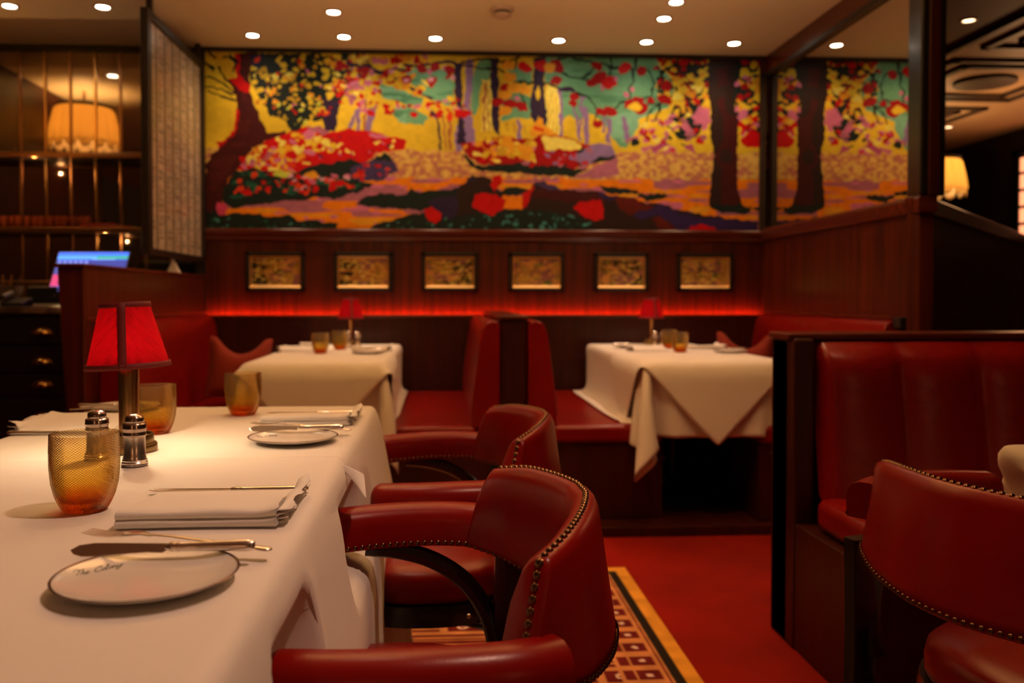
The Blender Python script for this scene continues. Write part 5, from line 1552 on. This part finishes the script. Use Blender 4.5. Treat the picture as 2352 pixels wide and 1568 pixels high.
ZT1, ZT2, ZTB = 0.7555, 0.7525, 0.7575
SG = 'place settings on white cloths'
def setting(ox, oy, rz, z, where, dinner=True):
    def at(x, y, dz=0.0):
        c, s = cos(rz), sin(rz)
        return (ox + x * c - y * s, oy + x * s + y * c, z + dz)
    put('napkin', make_napkin, 'folded white napkin ' + where[0], at(0, 0), rz, 'folded white napkins')
    put('plate', make_plate, 'white side plate with rim line and script, ' + where[1], at(0.010, -0.293), rz, 'white side plates with script')
    k = put('knife', make_knife, 'silver knife resting across the side plate ' + where[2], at(0.012, -0.230, 0.0158), rz + radians(1), 'silver table knives')
    k.rotation_euler = (radians(48), 0, rz + radians(1))
    k = put('fork', make_fork, 'silver fork lying across the back of the plate ' + where[2], at(0.012, -0.196, 0.0118), rz + radians(-13), 'silver forks')
    k.rotation_euler = (0, radians(2.6), rz + radians(-13))
    if dinner:
        k = put('knife', make_knife, 'silver knife lying on the cloth behind the napkin ' + where[3], at(0.0, 0.101, 0.0005), rz + radians(-1), 'silver table knives')
        k.scale = (1.2, 1.1, 1.0)
setting(-0.29, 1.14, 0, ZT1, ('in the middle of the nearest table, behind the lettered plate', 'nearest the viewer with clear lettering', 'nearest the viewer', 'of the nearest table'))
setting(-0.292, 1.985, 0, ZT2, ('on the second table beside the single standing tumbler', 'on the second table before the far tumbler', 'on the second table', 'on the second table'))
setting(-0.768, 1.905, pi, ZT2, ('at the far left, left of the brass lamp', 'at the far left behind the lamp', 'at the far left behind the lamp', 'at the far left edge'))

GG = 'amber spiral glass tumblers'
put('glass', make_glass, 'large amber spiral tumbler closest to the viewer, left of the shakers', (-0.460, 1.154, ZT1), 0.3, GG)
put('glass', make_glass, 'amber spiral tumbler half hidden behind the brass lamp stem', (-0.583, 1.815, ZT2), 1.3, GG)
put('glass', make_glass, 'amber spiral tumbler standing alone on the second white table', (-0.466, 2.092, ZT2), 2.1, GG)
put('glass', make_glass, 'amber tumbler on the left booth table, the one farther from its lamp', (-0.582, 4.29, ZTB), 0.5, GG)
put('glass', make_glass, 'amber tumbler on the left booth table, right beside its lamp', (-0.522, 4.60, ZTB), 0.9, GG)
put('glass', make_glass, 'amber tumbler on the right booth table, the rear of the pair', (1.235, 4.62, ZTB), 0.2, GG)
put('glass', make_glass, 'amber tumbler on the right booth table, the front of the pair', (1.200, 4.29, ZTB), 0.7, GG)
lm = make_lamp('brass table lamp with red silk shade on the near white table', radians(-3.0))
lm.location = (-0.562, 1.608, ZT2)
LG = 'brass table lamps with red shades'
lm['group'] = LG
LAMPC = (1.0, 0.70, 0.40)
light('lamp_bulb', 'POINT', (-0.562, 1.608, ZT2 + 0.182), 7.5, LAMPC, 0.016)
lb = make_lamp('small red shaded lamp on the left booth table against the glowing ledge', 0, True)
lb.location = (-0.500, 4.93, ZTB); lb['group'] = LG
light('lamp_bulb', 'POINT', (-0.500, 4.93, ZTB + 0.182), 4.0, LAMPC, 0.016)
dup(lb, (1.215, 4.95, ZTB), 0.0, 'small red shaded lamp on the right booth table against the glowing ledge', LG)
light('lamp_bulb', 'POINT', (1.215, 4.95, ZTB + 0.182), 4.0, LAMPC, 0.016)
SK = 'silver salt and pepper shakers'
put('shaker', make_shaker, 'silver shaker in plain view in front of the near brass lamp', (-0.500, 1.455, ZT1), 0, SK)
put('shaker', make_shaker, 'silver shaker whose lid shows above the closest amber tumbler', (-0.583, 1.515, ZT1), 0, SK)
put('shaker', make_shaker, 'silver shaker on the left booth table, the left one by the lamp foot', (-0.505, 4.83, ZTB), 0, SK)
put('shaker', make_shaker, 'silver shaker on the left booth table, the right one by the lamp foot', (-0.455, 4.86, ZTB), 0, SK)
put('shaker', make_shaker, 'silver shaker on the right booth table directly before the lamp', (1.205, 4.81, ZTB), 0, SK)
put('shaker', make_shaker, 'silver shaker on the right booth table between lamp and tumblers', (1.262, 4.86, ZTB), 0, SK)
# booth place settings
def bset(px_, py_, rz, nx_, ny_, where, kn=True):
    put('plate', make_plate, 'white side plate ' + where, (px_, py_, ZTB), rz, 'white side plates with script')
    c, s = cos(rz), sin(rz)
    put('knife', make_knife, 'silver knife resting on the side plate ' + where, (px_ + 0.03 * s * -1, py_ + 0.03 * c, ZTB + 0.0148), rz, 'silver table knives')
    put('napkin', make_napkin, 'folded white napkin beside the plate ' + where, (nx_, ny_, ZTB), rz, 'folded white napkins')
bset(-0.345, 4.27, 0, -0.36, 4.60, 'at the front right of the left booth table')
bset(-0.70, 4.95, pi, -0.715, 4.53, 'at the left side of the left booth table')
bset(1.44, 4.24, 0, 1.415, 4.62, 'at the front right of the right booth table')
bset(1.035, 4.75, pi, 1.07, 4.44, 'at the left side of the right booth table')
